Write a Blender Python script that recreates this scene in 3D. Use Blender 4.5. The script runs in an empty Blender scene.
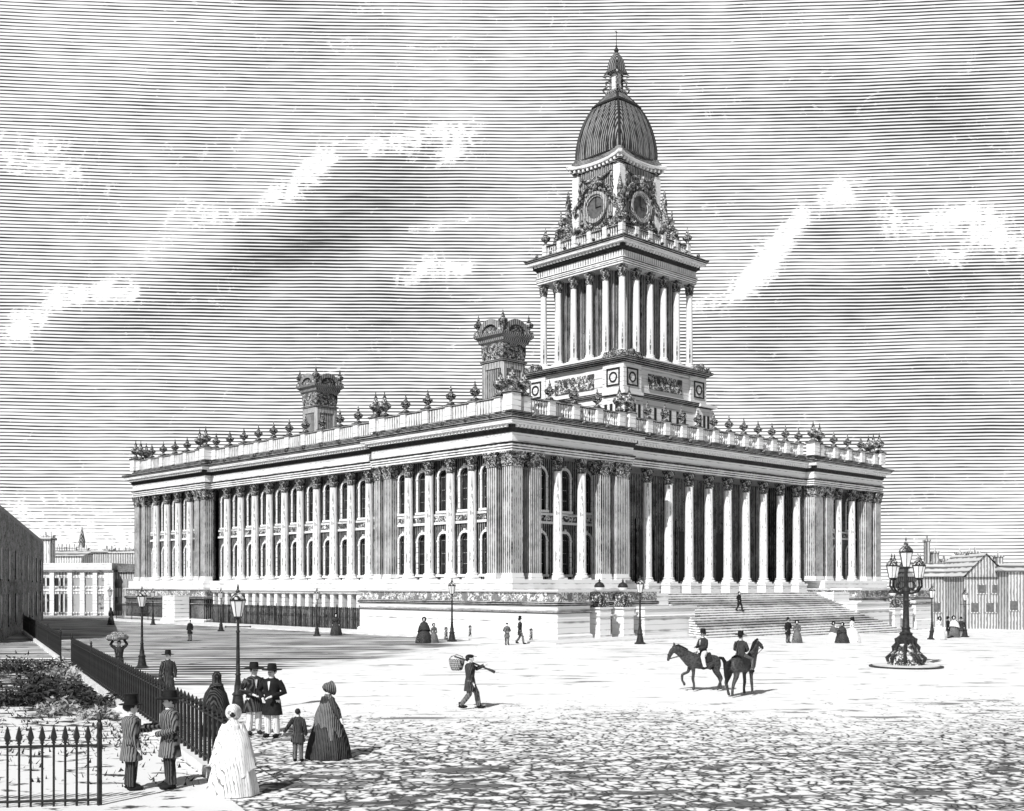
import bpy, bmesh, math, random
from mathutils import Vector, Matrix
from mathutils import noise as mnoise
R = random.Random(7)
S = bpy.context.scene
COL = S.collection
PI = math.pi
# ------------------------------------------------------------------ frame of reference
AX = math.radians(46.1)
V = Vector((math.cos(AX), math.sin(AX), 0))          # direction of view along the ground
RT = Vector((math.sin(AX), -math.cos(AX), 0))        # to the right
EYE = 4.15
CAM = Vector((0, 0, 0)) - 88.0 * V
def gz(p):
    t = p[0] - 6.0
    return -0.015 * (t if t > 0 else 0) if t < 90 else -1.35
def gp(u, d):                                        # ground point: metres to the right, metres ahead
    p = CAM + V * d + RT * u
    return Vector((p.x, p.y, gz(p)))
def at(px, d):
    return gp((px - 512) / 1123.0 * d, d)
VIEWROT = AX - PI / 2                                # local +Y looks along V
# ------------------------------------------------------------------ mesh builder
class MB:
    def __init__(s): s.v = []; s.f = []; s.uv = None
    def add(s, vs, fs):
        o = len(s.v); s.v += [tuple(p) for p in vs]; s.f += [tuple(i + o for i in f) for f in fs]; return s
    def box(s, x0, x1, y0, y1, z0, z1):
        return s.add([(x0,y0,z0),(x1,y0,z0),(x1,y1,z0),(x0,y1,z0),(x0,y0,z1),(x1,y0,z1),(x1,y1,z1),(x0,y1,z1)],
              [(0,3,2,1),(4,5,6,7),(0,1,5,4),(1,2,6,5),(2,3,7,6),(3,0,4,7)])
    def cbox(s, cx, cy, hx, hy, z0, z1): return s.box(cx-hx, cx+hx, cy-hy, cy+hy, z0, z1)
    def prism(s, pts, z0, z1):
        n = len(pts)
        vs = [(p[0],p[1],z0) for p in pts] + [(p[0],p[1],z1) for p in pts]
        fs = [tuple(reversed(range(n))), tuple(range(n, 2*n))] + [(i,(i+1)%n,n+(i+1)%n,n+i) for i in range(n)]
        return s.add(vs, fs)
    def loft(s, rings, cap=True):
        n = len(rings[0]); vs = [p for r in rings for p in r]; fs = []
        for k in range(len(rings)-1):
            for i in range(n):
                j = (i+1) % n
                fs.append((k*n+i, k*n+j, (k+1)*n+j, (k+1)*n+i))
        if cap: fs.append(tuple(reversed(range(n)))); fs.append(tuple((len(rings)-1)*n+i for i in range(n)))
        return s.add(vs, fs)
    def lathe(s, prof, seg=12, c=(0,0,0), sx=1, sy=1, fold=0, nf=9):
        rings = []
        for r, z in prof:
            ring = []
            for i in range(seg):
                a = 2*PI*i/seg
                rr = r * (1 + fold*math.sin(nf*a + 1.3*z))
                ring.append((c[0]+rr*math.cos(a)*sx, c[1]+rr*math.sin(a)*sy, c[2]+z))
            rings.append(ring)
        return s.loft(rings)
    def tube(s, pts, rad, seg=8):
        pts = [Vector(p) for p in pts]; n = len(pts)
        if not hasattr(rad, '__len__'): rad = [rad]*n
        rings = []; up = None
        for i in range(n):
            t = (pts[min(i+1,n-1)] - pts[max(i-1,0)])
            t = t.normalized() if t.length > 1e-9 else Vector((0,0,1))
            if up is None: up = Vector((0,0,1)) if abs(t.z) < .9 else Vector((1,0,0))
            a = t.cross(up); a = a.normalized() if a.length > 1e-6 else Vector((1,0,0))
            b = a.cross(t).normalized(); up = b
            rings.append([tuple(pts[i] + (a*math.cos(2*PI*k/seg) + b*math.sin(2*PI*k/seg))*rad[i]) for k in range(seg)])
        return s.loft(rings)
    def sphere(s, c, rx, ry=None, rz=None, seg=12, rows=8):
        ry = ry or rx; rz = rz or rx
        rings = []
        for j in range(rows+1):
            t = -PI/2 + PI*j/rows; t = max(min(t, PI/2-.05), -PI/2+.05)
            rings.append([(c[0]+rx*math.cos(t)*math.cos(2*PI*i/seg), c[1]+ry*math.cos(t)*math.sin(2*PI*i/seg), c[2]+rz*math.sin(t)) for i in range(seg)])
        return s.loft(rings)
    def sweep(s, path, prof, closed=True):
        # path: ccw plan points, prof: (outward, z) from bottom to top
        n = len(path); P = [Vector((p[0],p[1])) for p in path]; mit = []
        for i in range(n):
            if closed or 0 < i < n-1:
                a = (P[i]-P[i-1]).normalized(); b = (P[(i+1)%n]-P[i]).normalized()
            elif i == 0: a = b = (P[1]-P[0]).normalized()
            else: a = b = (P[i]-P[i-1]).normalized()
            na = Vector((a.y,-a.x)); nb = Vector((b.y,-b.x)); m = na+nb
            mit.append(m / (m.length_squared/2) if m.length_squared > 1e-6 else na)
        k = len(prof); vs = []; fs = []
        for i in range(n):
            for o, z in prof: q = P[i] + mit[i]*o; vs.append((q.x,q.y,z))
        for i in range(n if closed else n-1):
            j = (i+1) % n
            for q in range(k-1): fs.append((i*k+q, j*k+q, j*k+q+1, i*k+q+1))
        if not closed: fs.append(tuple(range(k))); fs.append(tuple(reversed(range((n-1)*k, n*k))))
        return s.add(vs, fs)
    def xf(s, M):
        s.v = [tuple(M @ Vector(p)) for p in s.v]; return s
    def build(s, name, mat, parent=None, smooth=False, loc=None):
        me = bpy.data.meshes.new(name); me.from_pydata(s.v, [], s.f)
        bm = bmesh.new(); bm.from_mesh(me); bmesh.ops.recalc_face_normals(bm, faces=bm.faces); bm.to_mesh(me); bm.free()
        if smooth:
            me.polygons.foreach_set('use_smooth', [True]*len(me.polygons))
            try: me.set_sharp_from_angle(angle=math.radians(40))
            except Exception: pass
        if mat: me.materials.append(mat)
        o = bpy.data.objects.new(name, me); COL.objects.link(o)
        if parent: o.parent = parent
        if loc: o.location = loc
        return o
def tag(o, label=None, cat=None, group=None, kind=None):
    if label: o['label'] = label
    if cat: o['category'] = cat
    if group: o['group'] = group
    if kind: o['kind'] = kind
    return o
def thing(name, label, cat, loc=(0,0,0), rz=0, group=None, scale=None):
    o = bpy.data.objects.new(name, None); COL.objects.link(o); o.empty_display_size = .3
    o.location = loc; o.rotation_euler = (0,0,rz)
    if scale: o.scale = (scale,)*3
    return tag(o, label, cat, group)
def dup(o, loc=None, rz=None, parent=None, label=None, scale=None):
    c = o.copy(); COL.objects.link(c)
    c.parent = parent
    if loc is not None: c.location = loc
    if rz is not None: c.rotation_euler = (0,0,rz)
    if label: c['label'] = label
    if scale: c.scale = (scale,)*3
    for ch in [k for k in o.children]: dup(ch, parent=c)
    return c
# ------------------------------------------------------------------ materials
class NT:
    def __init__(s, tree): s.t = tree; s.n = tree.nodes; s.l = tree.links
    def _in(s, sock, v):
        if hasattr(v, 'links') or isinstance(v, bpy.types.NodeSocket): s.l.new(v, sock)
        else: sock.default_value = v
    def m(s, op, a, b=0.0, c=0.0, clamp=False):
        n = s.n.new('ShaderNodeMath'); n.operation = op; n.use_clamp = clamp
        s._in(n.inputs[0], a); s._in(n.inputs[1], b)
        if op in ('MULTIPLY_ADD','SMOOTH_MIN','WRAP'): s._in(n.inputs[2], c)
        return n.outputs[0]
    def add(s,a,b): return s.m('ADD',a,b)
    def sub(s,a,b): return s.m('SUBTRACT',a,b)
    def mul(s,a,b): return s.m('MULTIPLY',a,b)
    def step(s, v, lo, hi, a=0.0, b=1.0):
        n = s.n.new('ShaderNodeMapRange'); n.interpolation_type = 'SMOOTHSTEP'
        s._in(n.inputs[0], v); s._in(n.inputs[1], lo); s._in(n.inputs[2], hi); s._in(n.inputs[3], a); s._in(n.inputs[4], b)
        return n.outputs[0]
    def lin(s, v, lo, hi, a=0.0, b=1.0):
        n = s.n.new('ShaderNodeMapRange'); s._in(n.inputs[0], v); s._in(n.inputs[1], lo); s._in(n.inputs[2], hi); s._in(n.inputs[3], a); s._in(n.inputs[4], b)
        return n.outputs[0]
    def comb(s, x, y, z):
        n = s.n.new('ShaderNodeCombineXYZ'); s._in(n.inputs[0],x); s._in(n.inputs[1],y); s._in(n.inputs[2],z); return n.outputs[0]
    def noise(s, vec, scale=1.0, detail=2.0, rough=.5, dist=0.0):
        n = s.n.new('ShaderNodeTexNoise'); s.l.new(vec, n.inputs['Vector']); n.inputs['Scale'].default_value = scale
        n.inputs['Detail'].default_value = detail; n.inputs['Roughness'].default_value = rough; n.inputs['Distortion'].default_value = dist
        return n.outputs[0]
    def vor(s, vec, scale=1.0, feat='DISTANCE_TO_EDGE', rnd=1.0):
        n = s.n.new('ShaderNodeTexVoronoi'); n.feature = feat; s.l.new(vec, n.inputs['Vector']); n.inputs['Scale'].default_value = scale
        n.inputs['Randomness'].default_value = rnd
        return n.outputs['Distance']
    def coord(s, which='Object'):
        n = s.n.new('ShaderNodeTexCoord'); q = s.n.new('ShaderNodeSeparateXYZ'); s.l.new(n.outputs[which], q.inputs[0])
        return n.outputs[which], q.outputs[0], q.outputs[1], q.outputs[2]
    def mix(s, f, a, b):
        n = s.n.new('ShaderNodeMix'); n.data_type = 'FLOAT'; s._in(n.inputs[0], f); s._in(n.inputs[2], a); s._in(n.inputs[3], b); return n.outputs[0]
    def stripes(s, c, pitch, cover, wob=0.0, soft=.25):
        x = s.m('MULTIPLY', c, 1.0/pitch)
        if wob is not 0.0: x = s.add(x, wob)
        f = s.m('FRACT', x); t = s.mul(s.m('ABSOLUTE', s.sub(f, .5)), 2.0)      # 0 in the middle of a line
        d = s.sub(t, cover)
        return s.step(d, -soft, soft, 1.0, 0.0)
def mat_base(name, rough=.85):
    m = bpy.data.materials.new(name); m.use_nodes = True; t = m.node_tree
    b = t.nodes.get('Principled BSDF'); b.inputs['Roughness'].default_value = rough
    if 'Specular IOR Level' in b.inputs: b.inputs['Specular IOR Level'].default_value = .2
    return m, NT(t), b
def setcol(n, b, val):
    c = n.n.new('ShaderNodeCombineColor')
    for i in range(3): n._in(c.inputs[i], val)
    n.l.new(c.outputs[0], b.inputs['Base Color'])
def plain(name, val, rough=.8, var=.25, vscale=3.0):
    m, n, b = mat_base(name, rough); co, x, y, z = n.coord()
    q = n.noise(co, vscale, 3.0)
    setcol(n, b, n.lin(q, .3, .7, val*(1-var), min(.95, val*(1+var))))
    return m
def ink(name, light=.8, dark=.06, mode='v', pitch=.25, cover=.3, vary=.3, wob=.25, rough=.85, speck=.0, joints=None):
    """stone or cloth worked with fine dark grooves; mode v upright, h level, x crossed"""
    m, n, b = mat_base(name, rough); co, x, y, z = n.coord()
    big = n.noise(co, 1.0/(pitch*9), 2.0); fine = n.noise(co, 1.0/(pitch*1.6), 2.0)
    cov = n.add(n.lin(big, .3, .7, cover-vary, cover+vary), n.lin(fine, .3, .7, -.12, .12))
    w = n.lin(fine, 0.0, 1.0, -wob, wob)
    if mode in 'vx': k = n.stripes(n.add(x, y), pitch, cov, w)
    elif mode == 'd': k = n.stripes(n.sub(n.mul(x, 1.5), n.mul(y, .5)), pitch*1.41, cov, w)
    else: k = n.stripes(z, pitch, cov, w)
    if mode == 'x': k = n.m('MAXIMUM', k, n.stripes(z, pitch, n.mul(cov, .6), w))
    if speck:
        sp = n.noise(co, 1.0/(pitch*.7), 3.0, .7); k = n.m('MAXIMUM', k, n.step(sp, .72-speck, .78-speck))
    if joints:
        k = n.m('MAXIMUM', k, n.mul(n.stripes(z, joints, .035, 0.0, .03), .75))
    setcol(n, b, n.mix(k, light, dark)); return m
def carved(name, light=.75, dark=.04, scale=3.0, bias=0.0, rough=.9):
    m, n, b = mat_base(name, rough); co, x, y, z = n.coord()
    q = n.noise(co, scale, 3.0, .6, 1.5); e = n.m('ABSOLUTE', n.sub(q, .5))
    k = n.step(e, .03+bias, .09+bias, 1.0, 0.0)
    q2 = n.noise(co, scale*.6, 2.0); k = n.m('MAXIMUM', k, n.step(q2, .52, .6, 0.0, .9))
    setcol(n, b, n.mix(k, light, dark))
    bp = n.n.new('ShaderNodeBump'); bp.inputs['Strength'].default_value = .8; bp.inputs['Distance'].default_value = .08
    n.l.new(n.sub(1.0, k), bp.inputs['Height']); n.l.new(bp.outputs[0], b.inputs['Normal'])
    return m
M = {}
M['white']   = ink('pale_stone', .86, .10, 'h', .45, .0, .10, .12, joints=None)
M['stone']   = ink('coursed_stone', .84, .10, 'h', .9, .0, .05, .05, joints=.62)
M['shaft']   = ink('column_stone', .88, .05, 'v', .20, .06, .14, .2)
M['fluted']  = ink('fluted_stone', .66, .04, 'v', .22, .46, .18, .15)
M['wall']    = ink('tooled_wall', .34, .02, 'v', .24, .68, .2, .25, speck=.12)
M['hline']   = ink('fine_moulding', .84, .04, 'h', .2, .36, .12, .08)
M['panel']   = ink('recessed_panel', .74, .06, 'v', .34, .22, .2, .2)
M['bed']     = plain('black_moulding', .035, .9, .4)  # near-black tone for the bed mouldings
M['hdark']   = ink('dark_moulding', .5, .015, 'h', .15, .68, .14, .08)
M['band']    = carved('podium_carving', .84, .16, 2.2, -.012)
M['carved']  = carved('carved_ornament', .8, .03, 2.6)
M['capital'] = carved('acanthus_carving', .78, .015, 4.2, .005)
M['finial']  = carved('weathered_ornament', .68, .02, 3.4, .0)
M['glass']   = plain('dark_window_glass', .03, .25, .5)
M['iron']    = plain('black_iron', .03, .5, .5, 8)
M['lampglass'] = plain('milky_lamp_glass', .8, .2, .1)
M['dome']    = ink('lead_dome', .32, .02, 'v', .28, .5, .2, .15)
M['smoke']   = ink('smoky_stone', .42, .03, 'v', .26, .45, .2, .2)
M['roof']    = plain('roof_lead', .25)
M['coat']    = ink('dark_cloth', .09, .012, 'v', .055, .6, .2, .3)
M['black']   = plain('black_cloth', .015, .8, .5, 10)
M['grey']    = ink('grey_cloth', .22, .02, 'v', .06, .45, .2, .3)
M['pale']    = ink('pale_cloth', .85, .10, 'v', .07, .12, .15, .3)
M['skin']    = plain('fair_skin', .72, .6, .08, 12)
M['hair']    = plain('dark_hair', .03, .6, .5, 30)
M['horse']   = plain('horse_coat', .055, .5, .6, 14)
M['hazeglass'] = plain('hazy_window_glass', .14, .3, .3)
M['wicker']  = ink('wicker', .5, .04, 'x', .07, .4, .1, .3)
M['leather'] = plain('dark_leather', .03, .5, .4, 12)
M['wood']    = plain('worn_wood', .05, .7, .4, 10)
M['kerb']    = plain('kerb_stone', .72, .85, .12, 2)
M['housew']  = ink('hazy_house_wall', .8, .22, 'd', .42, .28, .12, .3)
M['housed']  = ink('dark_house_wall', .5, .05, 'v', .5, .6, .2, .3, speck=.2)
M['houser']  = ink('house_roof', .62, .12, 'h', .6, .35, .15, .2)
M['brickh']  = ink('hatched_brick_wall', .62, .20, 'd', .36, .50, .10, .2)  # pale and low in contrast: distance haze painted into the wall colour
# ------------------------------------------------------------------ world, sun, camera
w = bpy.data.worlds.new('World'); S.world = w; w.use_nodes = True
wn = NT(w.node_tree); bg = w.node_tree.nodes['Background']
SUN_EL = math.radians(42)
sd = (RT * .48 + V * .877).normalized()               # way the light travels over the ground
src = -sd; az = math.atan2(src.x, src.y)              # compass-like angle
sk = wn.n.new('ShaderNodeTexSky'); sk.sky_type = 'NISHITA'; sk.sun_disc = False
sk.sun_elevation = SUN_EL; sk.sun_rotation = az
bw = wn.n.new('ShaderNodeRGBToBW'); wn.l.new(sk.outputs[0], bw.inputs[0]); wn.l.new(bw.outputs[0], bg.inputs[0])
bg.inputs[1].default_value = .045
sl = bpy.data.lights.new('sun', 'SUN'); sl.energy = 4.4; sl.angle = math.radians(.5); sl.color = (1, 1, 1)
so = bpy.data.objects.new('sun', sl); COL.objects.link(so)
dirv = Vector((sd.x*math.cos(SUN_EL), sd.y*math.cos(SUN_EL), -math.sin(SUN_EL)))
so.rotation_euler = dirv.to_track_quat('-Z', 'Y').to_euler(); so.location = (-60,-60,80)
cd = bpy.data.cameras.new('camera'); co_ = bpy.data.objects.new('camera', cd); COL.objects.link(co_)
co_.location = (CAM.x, CAM.y, EYE); co_.rotation_euler = (PI/2, 0, VIEWROT)
cd.sensor_width = 36; cd.lens = 36*1123/1024.0; cd.shift_y = (585-405.5)/1024.0; cd.clip_end = 3000; cd.clip_start = .3
S.camera = co_
S.view_settings.view_transform = 'Standard'; S.view_settings.look = 'None'; S.view_settings.exposure = .12; S.view_settings.gamma = 1
# ------------------------------------------------------------------ sky backdrop: a curved wall far behind everything
def make_sky():
    mb = MB(); Rr = 2600.0; back = 2050.0; n = 64; zs = [-20, 60, 120, 200, 300, 420]
    c = CAM - V*back; uvs = []
    for j, z in enumerate(zs):
        for i in range(n+1):
            a = -.26 + .52*i/n
            p = c + (V*math.cos(a) + RT*math.sin(a))*Rr
            mb.v.append((p.x, p.y, z)); uvs.append((a*Rr, z))
    for j in range(len(zs)-1):
        for i in range(n): k = j*(n+1)+i; mb.f.append((k, k+1, k+n+2, k+n+1))
    m = bpy.data.materials.new('engraved_sky'); m.use_nodes = True; t = m.node_tree; t.nodes.clear(); q = NT(t)
    out = q.n.new('ShaderNodeOutputMaterial'); em = q.n.new('ShaderNodeEmission'); q.l.new(em.outputs[0], out.inputs[0])
    uvn = q.n.new('ShaderNodeUVMap'); uvn.uv_map = 'metres'; sp = q.n.new('ShaderNodeSeparateXYZ'); q.l.new(uvn.outputs[0], sp.inputs[0])
    k = 1123/550.0
    P = q.add(q.mul(sp.outputs[0], k), 512.0); Q = q.sub(585.0, q.mul(q.sub(sp.outputs[1], EYE), k))
    vec = q.comb(q.mul(P, .01), q.mul(Q, .01), 0.0)
    nz = q.noise(vec, 1.5, 6.0, .6, .5); hf = q.noise(vec, 8.0, 4.0, .72, 1.8); mf = q.noise(vec, 3.2, 3.0, .6, 2.2); nz2 = q.noise(vec, .55, 3.0, .5, .3); st = q.noise(q.comb(q.mul(P, .006), q.mul(Q, .05), 0.0), 1.0, 3.0)
    def blob(cx, cy, rx, ry, ang, amp):
        ca, sa = math.cos(math.radians(ang)), math.sin(math.radians(ang))
        dx = q.sub(P, cx); dy = q.sub(Q, cy)
        a = q.mul(q.add(q.mul(dx, ca), q.mul(dy, sa)), 1/rx); b = q.mul(q.sub(q.mul(dy, ca), q.mul(dx, sa)), 1/ry)
        r2 = q.add(q.mul(a, a), q.mul(b, b)); return q.mul(q.m('EXPONENT', q.mul(r2, -1.0)), amp)
    def total(L):
        s = None
        for l in L: b = blob(*l); s = b if s is None else q.add(s, b)
        return s
    pf = lambda L, rx=15, ry=8, ang=-22, amp=.75: [(x,y,rx*1.1,ry*1.45,ang,amp*.98) for x,y in L]
    bright = total(pf([(28,338),(42,322),(66,302),(92,300),(128,297)],20,9,-10,.72) + pf([(118,285),(150,262),(168,238),(188,214),(215,222)],22,11,-35,.42)
        + pf([(262,207),(282,193),(308,178),(320,163),(338,148),(376,147),(408,140),(440,131),(468,127),(452,153)],17,8,-25,.74)
        + pf([(425,229),(462,219)],22,5,-10,.7) + pf([(408,278),(432,264),(458,272)],18,10,-30,.68) + pf([(48,150),(72,180),(30,170)],30,11,5,.5)
        + pf([(832,193),(848,202),(798,216),(788,234),(772,250),(764,268),(748,284),(730,297),(704,306)],17,9,-40,.74)
        + pf([(880,212),(888,226)],9,10,40,.66) + pf([(912,236),(934,224),(962,219),(988,226),(940,262),(1002,252),(975,240)],24,9,-12,.62)
        + [(120,545,170,34,0,.75),(60,505,60,20,0,.35),(235,45,160,8,0,.2)])
    darkb = total([(365,195,75,34,-20,.30),(330,245,90,22,-10,.18),(235,272,90,26,-18,.27),(130,330,90,22,-10,.16),(330,320,150,34,-4,.14),
        (835,232,60,17,-8,.22),(880,300,110,32,-6,.22),(930,420,90,60,0,.14),(760,350,60,40,0,.10),(900,120,120,40,8,.12),(480,195,50,22,-10,.10)])
    c_ = q.add(q.add(bright, q.lin(nz, .3, .7, -.30, .30)), q.add(q.lin(hf, .3, .7, -.34, .34), q.lin(mf, .3, .7, -.42, .42)))
    br = q.step(c_, .34, .98)
    edge = q.mul(q.step(bright, .02, .7), q.lin(mf, .3, .65, .3, 1.0))
    D = q.add(q.add(.40, darkb), q.add(q.lin(nz2, .3, .7, -.08, .08), q.lin(nz, .3, .7, -.06, .06)))
    D = q.mul(D, q.lin(Q, 430.0, 570.0, .96, .62))
    D = q.mul(D, q.sub(1.0, q.mul(edge, .42)))
    D = q.sub(D, q.mul(br, .36))
    D = q.add(D, q.lin(st, .3, .7, -.06, .06))
    wv = q.noise(vec, .9, 2.0)
    fw = q.noise(q.comb(q.mul(P, .03), q.mul(Q, .25), 0.0), 1.0, 2.0)
    D = q.add(D, q.lin(fw, .3, .7, -.09, .09))
    k_ = q.stripes(Q, 3.35, D, q.add(q.mul(wv, .8), q.mul(fw, .12)), .22)
    g = q.mix(k_, 1.0, .04)
    cc = q.n.new('ShaderNodeCombineColor')
    for i in range(3): q.l.new(g, cc.inputs[i])
    q.l.new(cc.outputs[0], em.inputs[0]); em.inputs[1].default_value = 1.06
    o = mb.build('sky', m, smooth=True)
    uvl = o.data.uv_layers.new(name='metres')
    for lp in o.data.loops: uvl.data[lp.index].uv = uvs[lp.vertex_index]
    tag(o, kind='structure')
make_sky()
# ------------------------------------------------------------------ ground
def make_ground():
    us = [-420,-250,-150,-100,-70,-45,-30,-20,-12,-6,0,6,12,20,30,45,70,100,150,250,420]
    ds = [-8] + [4+3*i for i in range(14)] + [48+5*i for i in range(22)] + [175,220,300,400,520,700]
    mb = MB(); uv = []
    for d in ds:
        for u in us:
            p = gp(u, d); mb.v.append(tuple(p)); uv.append((u, d))
    n = len(us)
    for j in range(len(ds)-1):
        for i in range(n-1): k = j*n+i; mb.f.append((k, k+1, k+n+1, k+n))
    m, q, b = mat_base('square_paving', .9)
    uvn = q.n.new('ShaderNodeUVMap'); uvn.uv_map = 'metres'; sp = q.n.new('ShaderNodeSeparateXYZ'); q.l.new(uvn.outputs[0], sp.inputs[0])
    U, D = sp.outputs[0], sp.outputs[1]
    v0 = q.comb(q.mul(U, .08), q.mul(D, .08), 0.0)
    big = q.noise(v0, 1.0, 3.0); big2 = q.noise(v0, 3.0, 3.0)
    # setts: courses of stones, worn more or less
    vs = q.comb(q.mul(U, 4.2), q.mul(D, 3.4), 0.0)
    e = q.vor(vs, 1.0); nn = q.noise(q.comb(q.mul(U, 2.2), q.mul(D, 1.1), 0.0), 1.0, 3.0, .6, .8)
    amt = q.lin(D, 26.0, 47.0, .60, .04)
    amt = q.add(amt, q.lin(big, .3, .7, -.12, .12))
    joint = q.step(e, 0.0, q.m('MAXIMUM', q.mul(amt, .46), .001), 1.0, 0.0)
    brk = q.noise(q.comb(q.mul(U, 3.0), q.mul(D, 2.4), 3.0), 1.0, 2.0)
    joint = q.mul(q.mul(joint, q.step(nn, q.sub(.80, amt), q.sub(.92, amt))), q.step(brk, .40, .52))
    d2 = q.noise(q.comb(q.mul(U, 1.9), q.mul(D, 3.2), 7.0), 1.0, 3.0, .6, .6)
    joint = q.m('MAXIMUM', joint, q.mul(q.step(d2, q.sub(.82, q.mul(amt, .46)), q.sub(.87, q.mul(amt, .46))), .95))
    dash = q.noise(q.comb(q.mul(U, .55), q.mul(D, 1.25), 0.0), 1.0, 3.0, .6, .4)
    joint = q.m('MAXIMUM', joint, q.mul(q.step(dash, q.sub(.80, q.mul(amt, .40)), q.sub(.84, q.mul(amt, .40))), .85))
    # long worn carriage lines in the open part
    dl = q.noise(q.comb(q.mul(U, .22), q.mul(D, .9), 0.0), 1.0, 4.0, .6)
    joint = q.m('MAXIMUM', joint, q.mul(q.step(dl, .60, .66), .75))
    dm = q.noise(q.comb(q.mul(U, .5), q.mul(D, .8), 5.0), 1.0, 4.0, .65)
    joint = q.m('MAXIMUM', joint, q.mul(q.step(dm, .62, .67), .7))
    # shadow over the street left of the building, painted into the paving as lines
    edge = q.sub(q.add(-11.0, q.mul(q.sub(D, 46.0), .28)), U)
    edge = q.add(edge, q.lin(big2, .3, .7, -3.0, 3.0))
    street_shade = q.mul(q.step(edge, 0.0, 5.0), q.step(q.add(D, q.lin(big2, .3, .7, -3, 3)), 38.0, 46.0))
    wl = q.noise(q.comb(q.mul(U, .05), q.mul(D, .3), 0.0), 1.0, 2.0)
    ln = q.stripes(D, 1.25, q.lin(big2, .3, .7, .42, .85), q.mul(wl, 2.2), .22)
    joint = q.m('MAXIMUM', joint, q.mul(street_shade, ln))
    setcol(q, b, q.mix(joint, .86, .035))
    bp = q.n.new('ShaderNodeBump'); bp.inputs['Strength'].default_value = .25; bp.inputs['Distance'].default_value = .03
    q.l.new(q.sub(1.0, joint), bp.inputs['Height']); q.l.new(bp.outputs[0], b.inputs['Normal'])
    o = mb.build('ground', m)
    uvl = o.data.uv_layers.new(name='metres')
    for lp in o.data.loops: uvl.data[lp.index].uv = uv[lp.vertex_index]
    tag(o, kind='structure')
make_ground()
# ------------------------------------------------------------------ the town hall
W, L = 59.0, 66.0
hall = thing('town_hall', 'large classical town hall with long colonnades and a tall domed clock tower', 'town hall')
PX0, PX1 = 14.7, 44.3          # portico between the end pavilions
PY0, PY1 = 18.2, 48.5          # middle of the side between its pavilions
RS, RL = 1.0, .8               # set-backs
FOOT = [(0,0),(PX0,0),(PX0,RS),(PX1,RS),(PX1,0),(W,0),(W,PY0),(W-RL,PY0),(W-RL,PY1),(W,PY1),(W,L),(0,L),(0,PY1),(RL,PY1),(RL,PY0),(0,PY0)]
Z0, Z1 = 4.6, 14.73            # foot and head of the order
# entablature
MB().sweep(FOOT, [(-.6,Z1),(0,Z1),(0,Z1+.2),(.05,Z1+.21),(.05,Z1+.42),(.1,Z1+.43),(.1,Z1+.6)]).build('architrave', M['hline'], hall)
MB().sweep(FOOT, [(.1,Z1+.6),(.17,Z1+.63),(.17,Z1+.72),(.02,Z1+.73)]).build('taenia', M['hdark'], hall)
MB().sweep(FOOT, [(.02,Z1+.73),(.02,Z1+1.42)]).build('frieze', M['white'], hall)
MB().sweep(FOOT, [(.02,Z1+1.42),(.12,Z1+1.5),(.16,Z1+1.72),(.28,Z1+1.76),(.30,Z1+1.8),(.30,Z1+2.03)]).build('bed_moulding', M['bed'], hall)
MB().sweep(FOOT, [(.30,Z1+2.03),(.72,Z1+2.04),(.74,Z1+2.28),(.78,Z1+2.3)]).build('corona', M['white'], hall)
MB().sweep(FOOT, [(.78,Z1+2.3),(.95,Z1+2.5),(.98,Z1+2.62),(.5,Z1+2.68),(-.2,Z1+2.75)]).build('cymatium', M['hdark'], hall)
def along(path, step, fn, margin=.0):
    n = len(path)
    for i in range(n):
        a = Vector(path[i]); b = Vector(path[(i+1)%n]); d = b-a; ln = d.length
        if ln < .3: continue
        t = d/ln; nrm = Vector((t.y,-t.x)); k = max(1, int(round(ln/step)))
        for j in range(k): fn(a + t*((j+.5)*ln/k), t, nrm)
dn = MB()
def dent(p, t, nrm):
    if p.y > 60 and p.x > 5 or p.x > 58.5 and p.y > 1: return
    q = p + nrm*.40; c = Vector((q.x,q.y,0)); T = Vector((t.x,t.y,0))*.11; N = Vector((nrm.x,nrm.y,0))*.13
    vs = [c+T*a+N*b_+Vector((0,0,z)) for z in (Z1+1.80,Z1+2.02) for a,b_ in ((-1,-1),(1,-1),(1,1),(-1,1))]
    dn.add(vs, [(0,3,2,1),(4,5,6,7),(0,1,5,4),(1,2,6,5),(2,3,7,6),(3,0,4,7)])
along(FOOT, .42, dent); dn.build('dentil_course', M['white'], hall)
ZR = Z1 + 2.6
fin = [(.12,.12),(PX0-.12,.12),(PX0-.12,RS+.12),(PX1+.12,RS+.12),(PX1+.12,.12),(W-.12,.12),(W-.12,PY0-.12),(W-RL-.12,PY0-.12),(W-RL-.12,PY1+.12),(W-.12,PY1+.12),(W-.12,L-.12),(.12,L-.12),(.12,PY1+.12),(RL+.12,PY1+.12),(RL+.12,PY0-.12),(.12,PY0-.12)]
MB().prism(fin, Z1+.02, ZR).build('roof', M['roof'], hall)
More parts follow.
